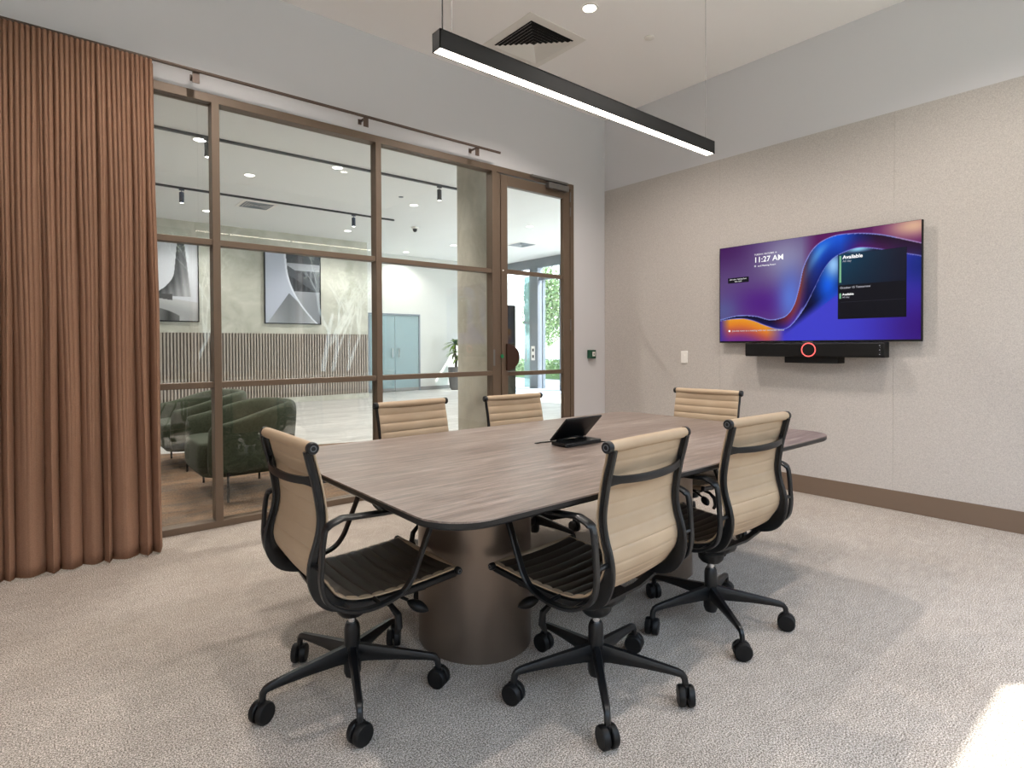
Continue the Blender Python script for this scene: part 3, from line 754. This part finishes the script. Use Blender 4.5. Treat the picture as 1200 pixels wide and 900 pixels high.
    MB().lathe([(.001, .236), (.020, .236), (.024, .228), (.027, .215), (.027, .17), (.030, .10), (.030, .065), (.024, .048), (.001, .046)], seg=24).build('hub', 'black', root)
    MB().lathe([(.001, .262), (.040, .264), (.052, .278), (.056, .30), (.056, .325)], seg=24).build('column_collar', 'black', root)
    return root
def base_parts(root, a0):
    """five legs and casters; a0 = angle of the first leg relative to the chair"""
    for k in range(5):
        a = a0 + k * 2 * PI / 5; R = .298
        Rm = Matrix.Rotation(a, 4, 'Z')
        rings = []
        for x, z, w_, h_ in ((.015, .128, .016, .032), (.05, .128, .0155, .027), (.16, .120, .0135, .018), (.25, .111, .012, .0125), (.278, .107, .0115, .0115)):
            rings.append([(x, w_ * c, z + h_ * s_) for c, s_ in ((-.6, -1), (.6, -1), (1, -.3), (1, .3), (.6, 1), (-.6, 1), (-1, .3), (-1, -.3))])
        for an, x, z, q in ((30, .290, .103, .0102), (70, .298, .092, .0098), (90, .3005, .075, .0098), (90, .302, .056, .011)):
            ca, sa = math.cos(math.radians(an)), math.sin(math.radians(an))
            rings.append([(x + q * s_ * sa, q * c, z + q * s_ * ca) for c, s_ in ((-.6, -1), (.6, -1), (1, -.3), (1, .3), (.6, 1), (-.6, 1), (-1, .3), (-1, -.3))])
        MB().loft(rings).xf(Rm).build('base_leg', 'black', root, angle=50)
        b = random.uniform(0, 2 * PI)
        cs = bpy.data.objects.new('caster', None); COL.objects.link(cs); cs.parent = root
        cs.location = (R * math.cos(a) + .004 * math.cos(a), R * math.sin(a) + .004 * math.sin(a), 0); cs.rotation_euler = (0, 0, b)
        for sg in (-1, 1):
            wl = MB().lathe([(.001, .004 * sg), (.031, .004 * sg), (.0345, .007 * sg), (.0345, .021 * sg), (.031, .026 * sg), (.012, .027 * sg), (.001, .027 * sg)], (0, 0, .0345), 24, 'y')
            wl.build('wheel', 'black_plastic', cs)
        MB().box(-.014, .014, -.0055, .0055, .030, .072).build('fork', 'black_plastic', cs, smooth=False, bevel=.003)

specs = [  # x, y, phi deg, dz, leg angle world deg, label
    (-3.945, -2.280, 0.4, 0, -38.0, 'tan office chair at the near end of the table, nearest the curtain'),
    (-3.288, -2.829, 93.9, 0, -59.5, 'tan office chair nearest the camera on the long side, left of the other one'),
    (-2.543, -2.822, 88.1, 0, -54.5, 'tan office chair on the near long side, closer to the television wall'),
    (-3.20, -1.635, -87.8, -.01, 10.0, 'tan office chair across the table in front of the middle glass panel'),
    (-2.420, -1.540, -93.8, -.03, -10.0, 'tan office chair across the table in front of the plaster column and glass door'),
    (-1.672, -2.160, 186.6, 0, -43.0, 'tan office chair at the far end of the table in front of the television wall')]
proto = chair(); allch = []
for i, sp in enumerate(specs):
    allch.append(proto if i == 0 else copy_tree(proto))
for ch, (x, y, ph, dz, la, lb) in zip(allch, specs):
    ch.location = (x, y, 0); ch.rotation_euler = (0, 0, math.radians(ph)); ch['label'] = lb; ch['category'] = 'chair'
    ch['group'] = 'tan office chairs around the conference table'
    if dz:
        for c in ch.children:
            if c.name.split('.')[0] not in ('hub',): c.location.z += dz
    base_parts(ch, math.radians(la - ph))

# ---------------------------------------------------------------- lobby shell
LX0, LX1, LY1, LH = -7.5, 6.1, 9.6, 3.66
struct(box(LX0, 14.0, 0.1, 12.0, -0.1, -0.001).build('lobby_floor', 'lobby_floor', smooth=False), 'pale streaky plank floor of the lobby')
struct(box(LX0, LX1 + .1, 0.1, 12.0, LH, LH + .14).build('lobby_ceiling', 'lobby_white', smooth=False), 'white lobby ceiling')
struct(box(0.15, LX1, 0.0, 0.1, 0, LH).build('lobby_wall_south', 'lobby_white', smooth=False))
struct(box(LX0 - .1, LX0, 0.0, LY1, 0, LH).build('lobby_wall_left', 'lobby_white', smooth=False))
struct(MB().box(LX0, XW - .15, 0.0, 0.1, 0, LH).build('lobby_wall_return', 'lobby_white', smooth=False))
fw = MB().box(LX0, 1.235, 8.45, 8.75, 0, LH)
fw = struct(fw.build('lobby_wall_feature', 'plaster', smooth=False), 'beige plaster wall behind the framed pictures')
rw = MB().box(1.235, 1.80, LY1, LY1 + .1, 0, LH).box(3.335, LX1 + .1, LY1, LY1 + .1, 0, LH).box(1.80, 3.335, LY1, LY1 + .1, 2.085, LH).box(1.135, 1.235, 8.75, LY1 + .1, 0, LH)
struct(rw.build('lobby_wall_rear', 'lobby_pale', smooth=False), 'white lobby wall with the glass double doors')
struct(MB().box(3.335, LX1, LY1 - .012, LY1, 0, .10).build('lobby_baseboard', 'grey_metal', smooth=False))
# slatted panel
sl = thing('slatted_panel', 'vertical slatted timber dado along the bottom of the beige lobby wall', 'wall panel', (0, 8.45, 0))
MB().box(LX0, 1.23, -.012, -.001, .11, 1.49).build('backing', 'slat_back', sl, smooth=False)
q = MB(); x = LX0 + .02
while x < 1.20: q.box(x, x + .032, -.045, -.012, .118, 1.49); x += .0581
q.build('slat', 'slat', sl, smooth=False)
MB().box(LX0, 1.235, -.05, -.001, 0, .115).build('plinth', 'plaster', sl, smooth=False)
# pictures
def art_a(s, t):
    c = (206, 208, 214)
    # dark tapering horn rising from lower left
    cx = .74 - .0 * t; k = max(0, (1 - t)); left = .67 - .50 * max(0, (0.62 - t)) ** 1.2 * 1.25 if t > .30 else None
    if t > .30:
        lft = .70 - .12 * (1 - t) - .62 * max(0, (.62 - t) / .32) ** 2.2 * .5; rgt = .80 + .14 * (1 - t)
        if lft < s < rgt:
            q = (s - lft) / (rgt - lft); sh = 58 + 130 * q * max(0, min(1, (1.0 - t) * 1.6)); sh += 14 * math.sin(60 * s + 9 * t)
            c = (sh, sh, sh + 2)
    if t <= .33:
        a = .335 - .10 * s
        if t < a: c = (176 + 14 * math.sin(18 * t + 4 * s),) * 3
        if t < .17 - .24 * (s - .25) ** 2 * 2 and s < .72: sh = 44 + 60 * abs(math.sin(11 * s)); c = (sh, sh - 1, sh - 2)
        if t > a - .02 and s < .62: c = (70, 68, 68)
    return tuple(max(20, min(235, v)) for v in c)
def art_b(s, t):
    c = (178, 182, 196)
    right = .36 + .12 * max(0, (1 - t)) + .52 * max(0, (.78 - t)) ** 2 * 1.5
    if s > right:
        sh = 92 + 60 * math.sin(5 * t + 3 * s) + 16 * math.sin(70 * s)
        if t > .84: sh = 56
        elif t > .74: sh = 150
        if abs(t - (.72 - .45 * (s - .45))) < .06: sh = 66
        if t < .45: sh = 150 - 50 * (s - .5)
        c = (sh, sh + 2, sh + 8)
    elif s > right - .035: c = (214, 217, 226)
    elif t < .42 - abs(s - .42) * (1.1 if s < .42 else .7) + .0:
        sh = 104 + 110 * abs(s - .42) + 60 * (0.3 - t); c = (sh, sh + 2, sh + 6)
    return tuple(max(20, min(235, v)) for v in c)
for (x0, x1, fn, lb) in ((-3.53, -2.335, art_a, 'framed abstract print with a dark horn shape, left of the two pictures'),
                         (-1.105, 0.10, art_b, 'framed abstract print with a pale curved arch, right of the two pictures')):
    t_ = thing('framed_picture', lb, 'picture', (x0, 8.45, 1.70), 0, 'framed black and white prints on the lobby wall')
    w_, h_ = x1 - x0, 1.58
    MB().box(0, .018, -.045, 0, 0, h_).box(w_ - .018, w_, -.045, 0, 0, h_).box(.018, w_ - .018, -.045, 0, 0, .018).box(.018, w_ - .018, -.045, 0, h_ - .018, h_).build('frame', 'black_plastic', t_, smooth=False)
    picture('print', 110, 150, fn, (.018, -.03, .018), (w_ - .036, 0, 0), (0, 0, h_ - .036), 'art', t_)
# column
o = MB().lathe([(.243, 0), (.243, LH)], (-.785, 1.27, 0), 64).build('column', 'column', angle=60); struct(o, 'round trowelled plaster column behind the partition')
# tracks and spots
for (ty, x0, x1, lb) in ((3.24, -7.0, .27, 'black lighting track on the lobby ceiling nearest the partition'), (5.83, -7.0, .55, 'black lighting track on the lobby ceiling nearer the pictures')):
    o = box(x0, x1, ty - .018, ty + .018, LH - .03, LH - .001).build('lighting_track', 'track', smooth=False); tag(o, lb, 'lighting track')
for (x, y, lb) in ((-3.235, 3.24, 'black cylinder spotlight on the near track by the first mullion'), (-.06, 3.24, 'black cylinder spotlight near the right end of the near track'),
                   (-3.06, 5.83, 'blue-grey cylinder spotlight on the far track above the left picture'), (-.275, 5.83, 'blue-grey cylinder spotlight on the far track above the right picture')):
    t_ = thing('track_spotlight', lb, 'spotlight', (x, y, LH - .03), 0, 'cylinder spotlights on the lobby tracks')
    mm = 'track' if y < 4 else 'spot_blue'
    MB().box(-.035, .035, -.016, .016, -.022, 0).build('adapter', mm, t_, smooth=False)
    MB().lathe([(.006, -.05), (.006, -.02)], seg=10).build('stem', mm, t_)
    MB().lathe([(.03, -.21), (.034, -.205), (.034, -.052), (.028, -.048), (.001, -.048)], seg=24).build('lamp_body', mm, t_)
    MB().lathe([(.026, -.212), (.001, -.212)], seg=20, cap=False).build('lens', 'lobby_glow', t_)
lob = [(-3.28, 3.42, 'touching the near track beside the first mullion'), (-2.426, 4.53, 'alone between the two tracks, seen through the second bay'), (-1.587, 3.42, 'touching the near track at the right of the second bay'),
       (-2.409, 7.29, 'beyond the far track, seen beside the first mullion'), (.304, 7.41, 'beyond the far track above the right picture'), (.283, 4.60, 'in the third bay below the near track spotlight'),
       (2.624, 9.08, 'far away above the glass double doors'), (3.028, 7.48, 'far away just left of the plaster column'), (3.038, 4.68, 'seen through the top pane of the glass door')]
for x, y, lb in lob:
    downlight(x, y, LH, 'added unseen lobby downlight ' + lb, 90, 'lobby_glow', 'recessed downlights in the lobby ceiling', r=.07, colr=(1, .97, .93))
for x, y, lb in ((-5.2, 1.5, 'close to the partition at its curtain end'), (-2.6, 1.5, 'close to the partition above the armchairs'), (1.2, 1.5, 'close to the partition beyond the glass door')):  # out-of-view lamps added to brighten the brown carpet near the partition
    downlight(x, y, LH, 'added unseen lobby downlight ' + lb, 130, 'lobby_glow', 'recessed downlights in the lobby ceiling', r=.07, colr=(1, .95, .88))
for x, y, w_, lb in ((-1.84, 6.30, .56, 'white square air vent beyond the far lighting track'), (4.27, 6.38, .6, 'white square air vent seen through the top of the glass door')):
    t_ = thing('ceiling_vent', lb, 'air vent', (x, y, LH), 0)
    a = w_ / 2
    MB().box(-a, a, -a, a, -.006, -.0005).build('face_plate', 'vent_white', t_, smooth=False)
    q = MB()
    for k in range(5):
        b = a * (.8 - .15 * k)
        q.box(-b, b, -b, -b + .022, -.012, -.006).box(-b, b, b - .022, b, -.012, -.006).box(-b, -b + .022, -b, b, -.012, -.006).box(b - .022, b, -b, b, -.012, -.006)
    q.build('louvre', 'steel_grey', t_, smooth=False)
t_ = thing('security_camera', 'small dome security camera on the lobby ceiling in the third bay', 'camera', (1.227, 6.2, LH))
MB().lathe([(.075, 0), (.075, -.03), (.06, -.035)], seg=20).build('mount', 'white_plastic', t_)
MB().lathe([(.045, -.035), (.043, -.07), (.025, -.095), (.001, -.1)], seg=20).build('dome', 'black_plastic', t_)
t_ = thing('ceiling_sprinkler', 'tiny sprinkler cover on the lobby ceiling in the third bay', 'sprinkler', (-.161, 4.247, LH))
MB().lathe([(0.038, -0.0005), (0.038, -0.008), (0.03, -0.012), (0.001, -0.012)], seg=20).build('cover', 'steel_grey', t_)

# double glass doors
dd = struct(MB().box(1.80, 3.335, LY1 - .01, LY1 + .04, 2.045, 2.085).box(3.295, 3.335, LY1 - .01, LY1 + .04, 0, 2.045).box(1.80, 1.84, LY1 - .01, LY1 + .04, 0, 2.045).build('door_2', 'steel_grey', smooth=False), 'grey framed teal glass double doors')
for a, b in ((1.845, 2.562), (2.572, 3.29)):
    lf = box(a, b, LY1 + .01, LY1 + .022, .01, 2.04).build('door_leaf', 'teal', dd, smooth=False)
    hx = b - .09 if a < 2 else a + .09
    MB().tube([(hx, LY1 - .05, .92), (hx, LY1 - .05, 1.16)], .014, 10).tube([(hx, LY1 - .05, .94), (hx, LY1 + .01, .94)], .01, 8).tube([(hx, LY1 - .05, 1.14), (hx, LY1 + .01, 1.14)], .01, 8).build('door_handle', 'chrome', dd)
    MB().box(a, b, LY1 + .004, LY1 + .01, .01, .09).build('kick_strip', 'grey_metal', dd, smooth=False)
struct(MB().box(1.3, 3.9, 12.0, 12.1, 0, LH).box(1.2, 1.3, 9.7, 12.1, 0, LH).box(3.9, 4.0, 9.7, 12.1, 0, LH).build('corridor_wall', 'lobby_white', smooth=False))
t_ = thing('safety_cone', 'slim pink cone standing behind the teal glass doors', 'cone', (3.05, 10.4, 0))
MB().lathe([(.09, .03), (.03, .9), (.001, .92)], seg=20).build('cone_body', 'pink', t_)
MB().box(-.15, .15, -.15, .15, 0, .03).build('cone_foot', 'pink', t_, smooth=False)

# brown carpet area
rg = MB().prism([(-7.2, .16), (.3, .16), (.3, 1.91), (-7.2, 4.39)], -.001, .010).build('rug', 'rug', smooth=False); tag(rg, 'brown patterned carpet area under the green armchairs in the lobby', 'carpet')
# armchairs
def armchair(x, y, lb):
    t_ = thing('armchair', lb, 'armchair', (x, y, .011), 0, 'green tub armchairs in the lobby')
    # plan path of the wrap-around shell: starts front near (-y) arm, round the back, to front far arm; opening faces -x
    path = []
    W2, D0, D1 = .40, -.36, .02
    for i in range(9): path.append((D0 + (D1 - D0) * i / 8, -W2, 0))
    for i in range(1, 20):
        a = -PI / 2 + PI * i / 20; path.append((D1 + .31 * math.cos(a), W2 * math.sin(a), 0))
    for i in range(9): path.append((D1 + (D0 - D1) * i / 8, W2, 0))
    n = len(path); P = [Vector(p) for p in path]; rings = []
    for i, p in enumerate(P):
        d_ = (P[min(n - 1, i + 1)] - P[max(0, i - 1)]).normalized(); out = Vector((d_.y, -d_.x, 0))
        f = 1 - abs(i / (n - 1) * 2 - 1)         # 0 at arm fronts, 1 at back centre
        zt = .60 + .135 * (3 * min(1, f * 1.35) ** 2 - 2 * min(1, f * 1.35) ** 3); zb = .20; th_ = .068
        endk = min(1, .55 + min(i, n - 1 - i) * .25)
        ring = []
        for k in range(20):
            a = 2 * PI * k / 20; ca, sa = math.cos(a), math.sin(a)
            ex = .62
            ox = math.copysign(abs(ca) ** ex, ca) * th_ * endk; oz = math.copysign(abs(sa) ** ex, sa)
            z = (zt + zb) / 2 + oz * (zt - zb) / 2 * (1 if endk == 1 else .94 + .06 * endk)
            lean = .055 * (z - zb) / (zt - zb) - .02
            ring.append(p + out * (ox + lean) + Vector((0, 0, z)))
        rings.append(ring)
    MB().loft(rings).build('tub_shell', 'green_fabric', t_, subd=1, angle=180)
    # seat cushion
    rings = []
    for k in range(13):
        a = -PI / 2 + PI * k / 12; z = .32 + .125 * math.sin(a); q = max(.02, math.cos(a)) ** .35
        ring = []
        for px_, py_ in rrect(-.40, .22, -.335, .335, .11, 6):
            ring.append((-.12 + (px_ + .12) * (.80 + .20 * q), py_ * (.80 + .20 * q), z + .02 * (1 - ((px_ + .12) / .34) ** 2)))
        rings.append(ring)
    MB().loft(rings).build('seat_cushion', 'green_fabric', t_, subd=1, angle=180)
    MB().prism(rrect(-.36, .24, -.36, .36, .15, 6), .185, .26).build('seat_base', 'green_fabric', t_)
    for lx, ly in ((-.22, -.425), (-.22, .425)):
        MB().tube([(lx, ly, 0), (lx, ly, .36)], .0095, 8).box(lx - .01, lx + .02, ly - .006, ly + .006, .20, .37).build('leg', 'black', t_)
    for lx, ly in ((.20, -.26), (.20, .26)):
        MB().tube([(lx, ly, 0), (lx, ly, .22)], .0095, 8).build('leg', 'black', t_)
    return t_
armchair(-3.455, 1.0, 'dark green tub armchair closest to the glass partition')
armchair(-3.475, 2.45, 'dark green tub armchair standing behind the nearer armchair')

# potted plant
pp = thing('potted_plant', 'green leafy cane plant in a grey pot beside the plaster column', 'plant', (4.13, 9.05, 0))
MB().lathe([(.12, 0), (.16, .06), (.20, .35), (.205, .62), (.195, .63), (.185, .60), (.001, .58)], seg=28).build('pot', 'planter', pp)
MB().tube([(0, 0, .58), (.01, .01, .95), (-.01, 0, 1.25)], .022, 8).tube([(.05, .03, .58), (.07, .03, .85)], .018, 8).build('stem', 'soil', pp)
lf = MB(); rnd = random.Random(5)
for (cx, cy, cz, n_, sz) in ((-.01, 0, 1.25, 46, .42), (.07, .03, .86, 22, .28), (-.03, 0, 1.0, 18, .34)):
    for k in range(n_):
        a = rnd.uniform(0, 2 * PI); el = rnd.uniform(-.1, 1.35); L = sz * rnd.uniform(.7, 1.05); w_ = .032
        d0 = Vector((math.cos(a) * math.cos(el), math.sin(a) * math.cos(el), math.sin(el))); p = Vector((cx, cy, cz)); sd = Vector((-math.sin(a), math.cos(a), 0))
        prev = None; vs = []
        for j in range(6):
            q = j / 5; ww = w_ * math.sin(PI * (.12 + .88 * q)) ** .8 if j < 5 else .001
            pt = p + d0 * L * q + Vector((0, 0, -L * .62 * q * q)); vs += [pt - sd * ww, pt + Vector((0, 0, .008)), pt + sd * ww]
        lf.add(vs, [f for j in range(5) for f in ((3 * j, 3 * j + 1, 3 * j + 4, 3 * j + 3), (3 * j + 1, 3 * j + 2, 3 * j + 5, 3 * j + 4))])
lf.build('foliage', 'leaf_bright', pp)

# totem
t_ = thing('totem_sign', 'tall narrow dark olive totem seen through the glass door', 'totem', (2.02, 4.15, 0))
MB().box(-.15, .15, -.04, .04, .03, 1.97).build('panel', 'totem', t_, smooth=False, bevel=.004)
MB().box(-.17, .17, -.10, .10, 0, .03).build('base_plate', 'totem', t_, smooth=False)
o = box(4.2, 7.4, 6.1, 8.0, -.001, .012).build('floor_mat', 'mat_blue', smooth=False); tag(o, 'blue-grey entrance mat on the lobby floor by the facade', 'mat')

# facade at x = 6.1 (window_2)
fc = struct(MB().box(6.05, 6.17, .1, 9.6, 3.40, LH).build('window_2', 'steel_grey', smooth=False), 'grey framed lobby facade glazing')
MB().box(6.0, 6.2, 7.72, 8.06, 0, 3.40).build('facade_post', 'steel_grey', fc, smooth=False)
MB().box(6.05, 6.15, 7.56, 7.60, 0, 3.2).build('facade_mullion', 'steel_grey', fc, smooth=False)
MB().box(6.05, 6.15, 6.80, 7.72, 3.05, 3.12).build('facade_transom', 'steel_grey', fc, smooth=False)
MB().box(5.95, 6.2, 6.62, 6.80, 0, 3.40).build('facade_post', 'steel_grey', fc, smooth=False)
for y_ in (5.2, 3.7, 2.2, .7): MB().box(6.05, 6.15, y_, y_ + .06, 0, 3.4).build('facade_mullion', 'steel_grey', fc, smooth=False)
for a, b in ((6.80, 7.56), (.1, 2.2), (2.26, 3.7), (3.76, 5.2), (5.26, 6.62)):
    box(6.095, 6.105, a, b, 0, 3.40).build('facade_pane', 'glass_ext', fc, smooth=False)
tp = box(6.09, 6.105, 8.06, 8.40, 0.02, 3.2).build('side_pane', 'teal', fc, smooth=False)
box(6.095, 6.105, 8.42, 9.6, 0, 3.40).build('facade_pane', 'glass_ext', fc, smooth=False)
MB().box(6.07, 6.12, 8.06, 8.40, 1.85, 1.91).build('pane_rail', 'steel_grey', fc, smooth=False)
MB().tube([(6.0, 8.22, .75), (6.0, 8.22, 1.3)], .014, 8).build('pull_bar', 'chrome', fc)
t_ = thing('card_reader', 'small white card reader on the grey facade post', 'card reader', (6.0, 7.9, 1.0))
MB().box(-.02, 0, -.07, .07, -.2, .2).build('plate', 'white_plastic', t_, smooth=False)
for zz in (-.09, .09): MB().box(-.03, -.02, -.04, .02, zz - .04, zz + .04).build('reader_face', 'black_plastic', t_, smooth=False)

# outdoors beyond the facade
struct(box(6.2, 22, -12, 22, -.12, -.02).build('exterior_paving', 'white_out', smooth=False))
o = box(8.0, 8.25, 7.2, 7.75, 0, 3.4).build('exterior_pier', 'white_out', smooth=False); struct(o)
o = box(10.2, 10.45, 4, 20, 0, 1.10).build('garden_wall', 'white_out', smooth=False); struct(o, 'low white garden wall outside the facade')
def leaves(name, boxes, n, size, material, parent=None, seed=1):
    r_ = random.Random(seed); mb = MB()
    for k in range(n):
        x0, x1, y0, y1, z0, z1 = boxes[k % len(boxes)]
        p = Vector((r_.uniform(x0, x1), r_.uniform(y0, y1), r_.uniform(z0, z1)))
        a = Vector((r_.gauss(0, 1), r_.gauss(0, 1), r_.gauss(0, 1))).normalized(); b = a.cross(Vector((r_.gauss(0, 1), r_.gauss(0, 1), r_.gauss(0, 1)))).normalized()
        s = size * r_.uniform(.6, 1.3)
        mb.add([p - a * s, p - b * s * .5, p + a * s, p + b * s * .5], [(0, 1, 2, 3)])
    return mb.build(name, material, parent, smooth=False)
hd = thing('hedge', 'low clipped green hedge in front of the white garden wall', 'hedge', (0, 0, 0))
leaves('foliage', [(9.5, 10.1, 5.5, 14, .15, .70)], 5000, .06, 'leaf_out', hd, 2)
MB().box(9.6, 10.0, 5.5, 14, 0, .5).build('hedge_core', 'dark_leaf', hd, smooth=False)
def crown(mb_n, c, R, seed, n, size, parent, material='leaf_out'):
    r_ = random.Random(seed); mb = MB()
    for k in range(n):
        d_ = Vector((r_.gauss(0, 1), r_.gauss(0, 1), r_.gauss(0, 1))).normalized() * (r_.random() ** .4)
        p = Vector(c) + Vector((d_.x * R[0], d_.y * R[1], d_.z * R[2]))
        a = Vector((r_.gauss(0, 1), r_.gauss(0, 1), r_.gauss(0, 1))).normalized(); b = a.cross(Vector((r_.gauss(0, 1), r_.gauss(0, 1), r_.gauss(0, 1)))).normalized(); s = size * r_.uniform(.6, 1.3)
        mb.add([p - a * s, p - b * s * .5, p + a * s, p + b * s * .5], [(0, 1, 2, 3)])
    return mb.build('foliage', material, parent, smooth=False)
for i, (x, y, lb) in enumerate(((13.0, 11.6, 'green garden tree seen right of the facade post'), (13.0, 15.0, 'green garden tree seen beside the dark totem'))):
    t_ = thing('garden_tree', lb, 'tree', (x, y, 0), 0, 'trees beyond the garden wall')
    MB().tube([(0, 0, 0), (.05, .05, 1.2), (0, 0, 2.4)], .07, 8).build('trunk', 'bark', t_)
    crown('foliage', (0, 0, 3.0), (.9, 1.3, 1.9), 11 + i, 5200, .09, t_)

# outdoors behind the camera (seen only in the glass)
struct(box(-24, 14, -30, YB - .15, -.35, -.25).build('exterior_ground', 'out_ground', smooth=False))
gm = MB().box(-24, 14, -20.0, -19.0, -.25, 8.5); struct(gm.build('reflection_backdrop', 'out_dark', smooth=False))  # backdrop block added so the partition glass mirrors something dark instead of sky
t_ = thing('birch_tree', 'pale multi-stemmed tree reflected in the glazed partition', 'tree', (.3, -9, -.25))
br = MB(); rnd = random.Random(9); tips = []
def limb(p, d_, L, r_, lev):
    pts = [p]; dd_ = Vector(d_).normalized(); q = Vector(p)
    for j in range(5):
        dd_ = (dd_ + Vector((rnd.uniform(-.12, .12), rnd.uniform(-.12, .12), rnd.uniform(-.02, .1)))).normalized(); q = q + dd_ * L / 5; pts.append(tuple(q))
    br.tube(pts, r_ * 1.5, 7, scale=[1, .92, .84, .75, .65, .5])
    if lev == 0: tips.append(q); return
    for k in range(3):
        j = rnd.choice((3, 4, 5)); a = rnd.uniform(0, 2 * PI)
        limb(pts[j], (dd_ + Vector((math.cos(a) * .6, math.sin(a) * .6, rnd.uniform(0, .4)))), L * .55, r_ * .5, lev - 1)
limb((0, 0, 0), (.12, 0, 1), 2.4, .045, 3); limb((.1, 0, 0), (.30, 0, 1), 2.2, .04, 3); limb((.35, .1, 0), (.55, 0, .9), 1.8, .035, 2); limb((-3.2, .3, 0), (.5, 0, .9), 2.2, .03, 3)
br.build('trunk', 'bark', t_)
lv_ = MB()
for p in tips:
    for k in range(16):
        c_ = p + Vector((rnd.gauss(0, .16), rnd.gauss(0, .16), rnd.gauss(0, .16))); a = Vector((rnd.gauss(0, 1), rnd.gauss(0, 1), rnd.gauss(0, 1))).normalized(); b = a.cross(Vector((0, 0, 1))).normalized(); s = .035
        lv_.add([c_ - a * s, c_ - b * s * .5, c_ + a * s, c_ + b * s * .5], [(0, 1, 2, 3)])
lv_.build('foliage', 'leaf_pale', t_, smooth=False)

# ---------------------------------------------------------------- light
W = bpy.data.worlds.new('world'); SC.world = W; W.use_nodes = True
nt = W.node_tree; bg = nt.nodes['Background']
tc = nt.nodes.new('ShaderNodeTexCoord'); sx = nt.nodes.new('ShaderNodeSeparateXYZ'); cr = nt.nodes.new('ShaderNodeValToRGB')
nt.links.new(tc.outputs['Generated'], sx.inputs[0]); nt.links.new(sx.outputs['Z'], cr.inputs['Fac']); nt.links.new(cr.outputs['Color'], bg.inputs['Color'])
cr.color_ramp.elements[0].color = (0.95, 0.97, 1.0, 1); cr.color_ramp.elements[1].color = (0.55, 0.72, 1.0, 1); cr.color_ramp.elements[1].position = .8
bg.inputs['Strength'].default_value = 5.0
S = bpy.data.lights.new('sun', 'SUN'); S.energy = 16; S.angle = math.radians(.6); S.color = (1, .97, .93)
so = bpy.data.objects.new('sun', S); COL.objects.link(so)
dv = Vector((-.77, .5, -1.03)).normalized(); so.rotation_euler = dv.to_track_quat('-Z', 'Y').to_euler(); so.location = (3, -9, 8)

# ---------------------------------------------------------------- camera
cd = bpy.data.cameras.new('camera'); cam = bpy.data.objects.new('camera', cd); COL.objects.link(cam); SC.camera = cam
f, yaw, pitch, roll, sy = 670.98, .6913, -.0141, -.0042, -34.79
fwd = Vector((math.sin(yaw) * math.cos(pitch), math.cos(yaw) * math.cos(pitch), math.sin(pitch)))
rt = Vector((math.cos(yaw), -math.sin(yaw), 0)); up = rt.cross(fwd)
r2 = rt * math.cos(roll) + up * math.sin(roll); u2 = up * math.cos(roll) - rt * math.sin(roll)
mw = Matrix((r2, u2, -fwd)).transposed().to_4x4(); mw.translation = (-4.7834, -4.1805, 1.2); cam.matrix_world = mw
cd.sensor_width = 36; cd.lens = f * 36 / 1200; cd.shift_y = sy / 1200; cd.clip_start = .05; cd.clip_end = 200

SC.view_settings.view_transform = 'Standard'; SC.view_settings.look = 'None'; SC.view_settings.exposure = 0.33; SC.view_settings.gamma = 1
SC.view_settings.use_curve_mapping = False
cy = SC.cycles
cy.use_denoising = True; cy.max_bounces = 10; cy.diffuse_bounces = 5; cy.glossy_bounces = 4; cy.transparent_max_bounces = 16
cy.sample_clamp_indirect = 6; cy.caustics_reflective = False; cy.caustics_refractive = False
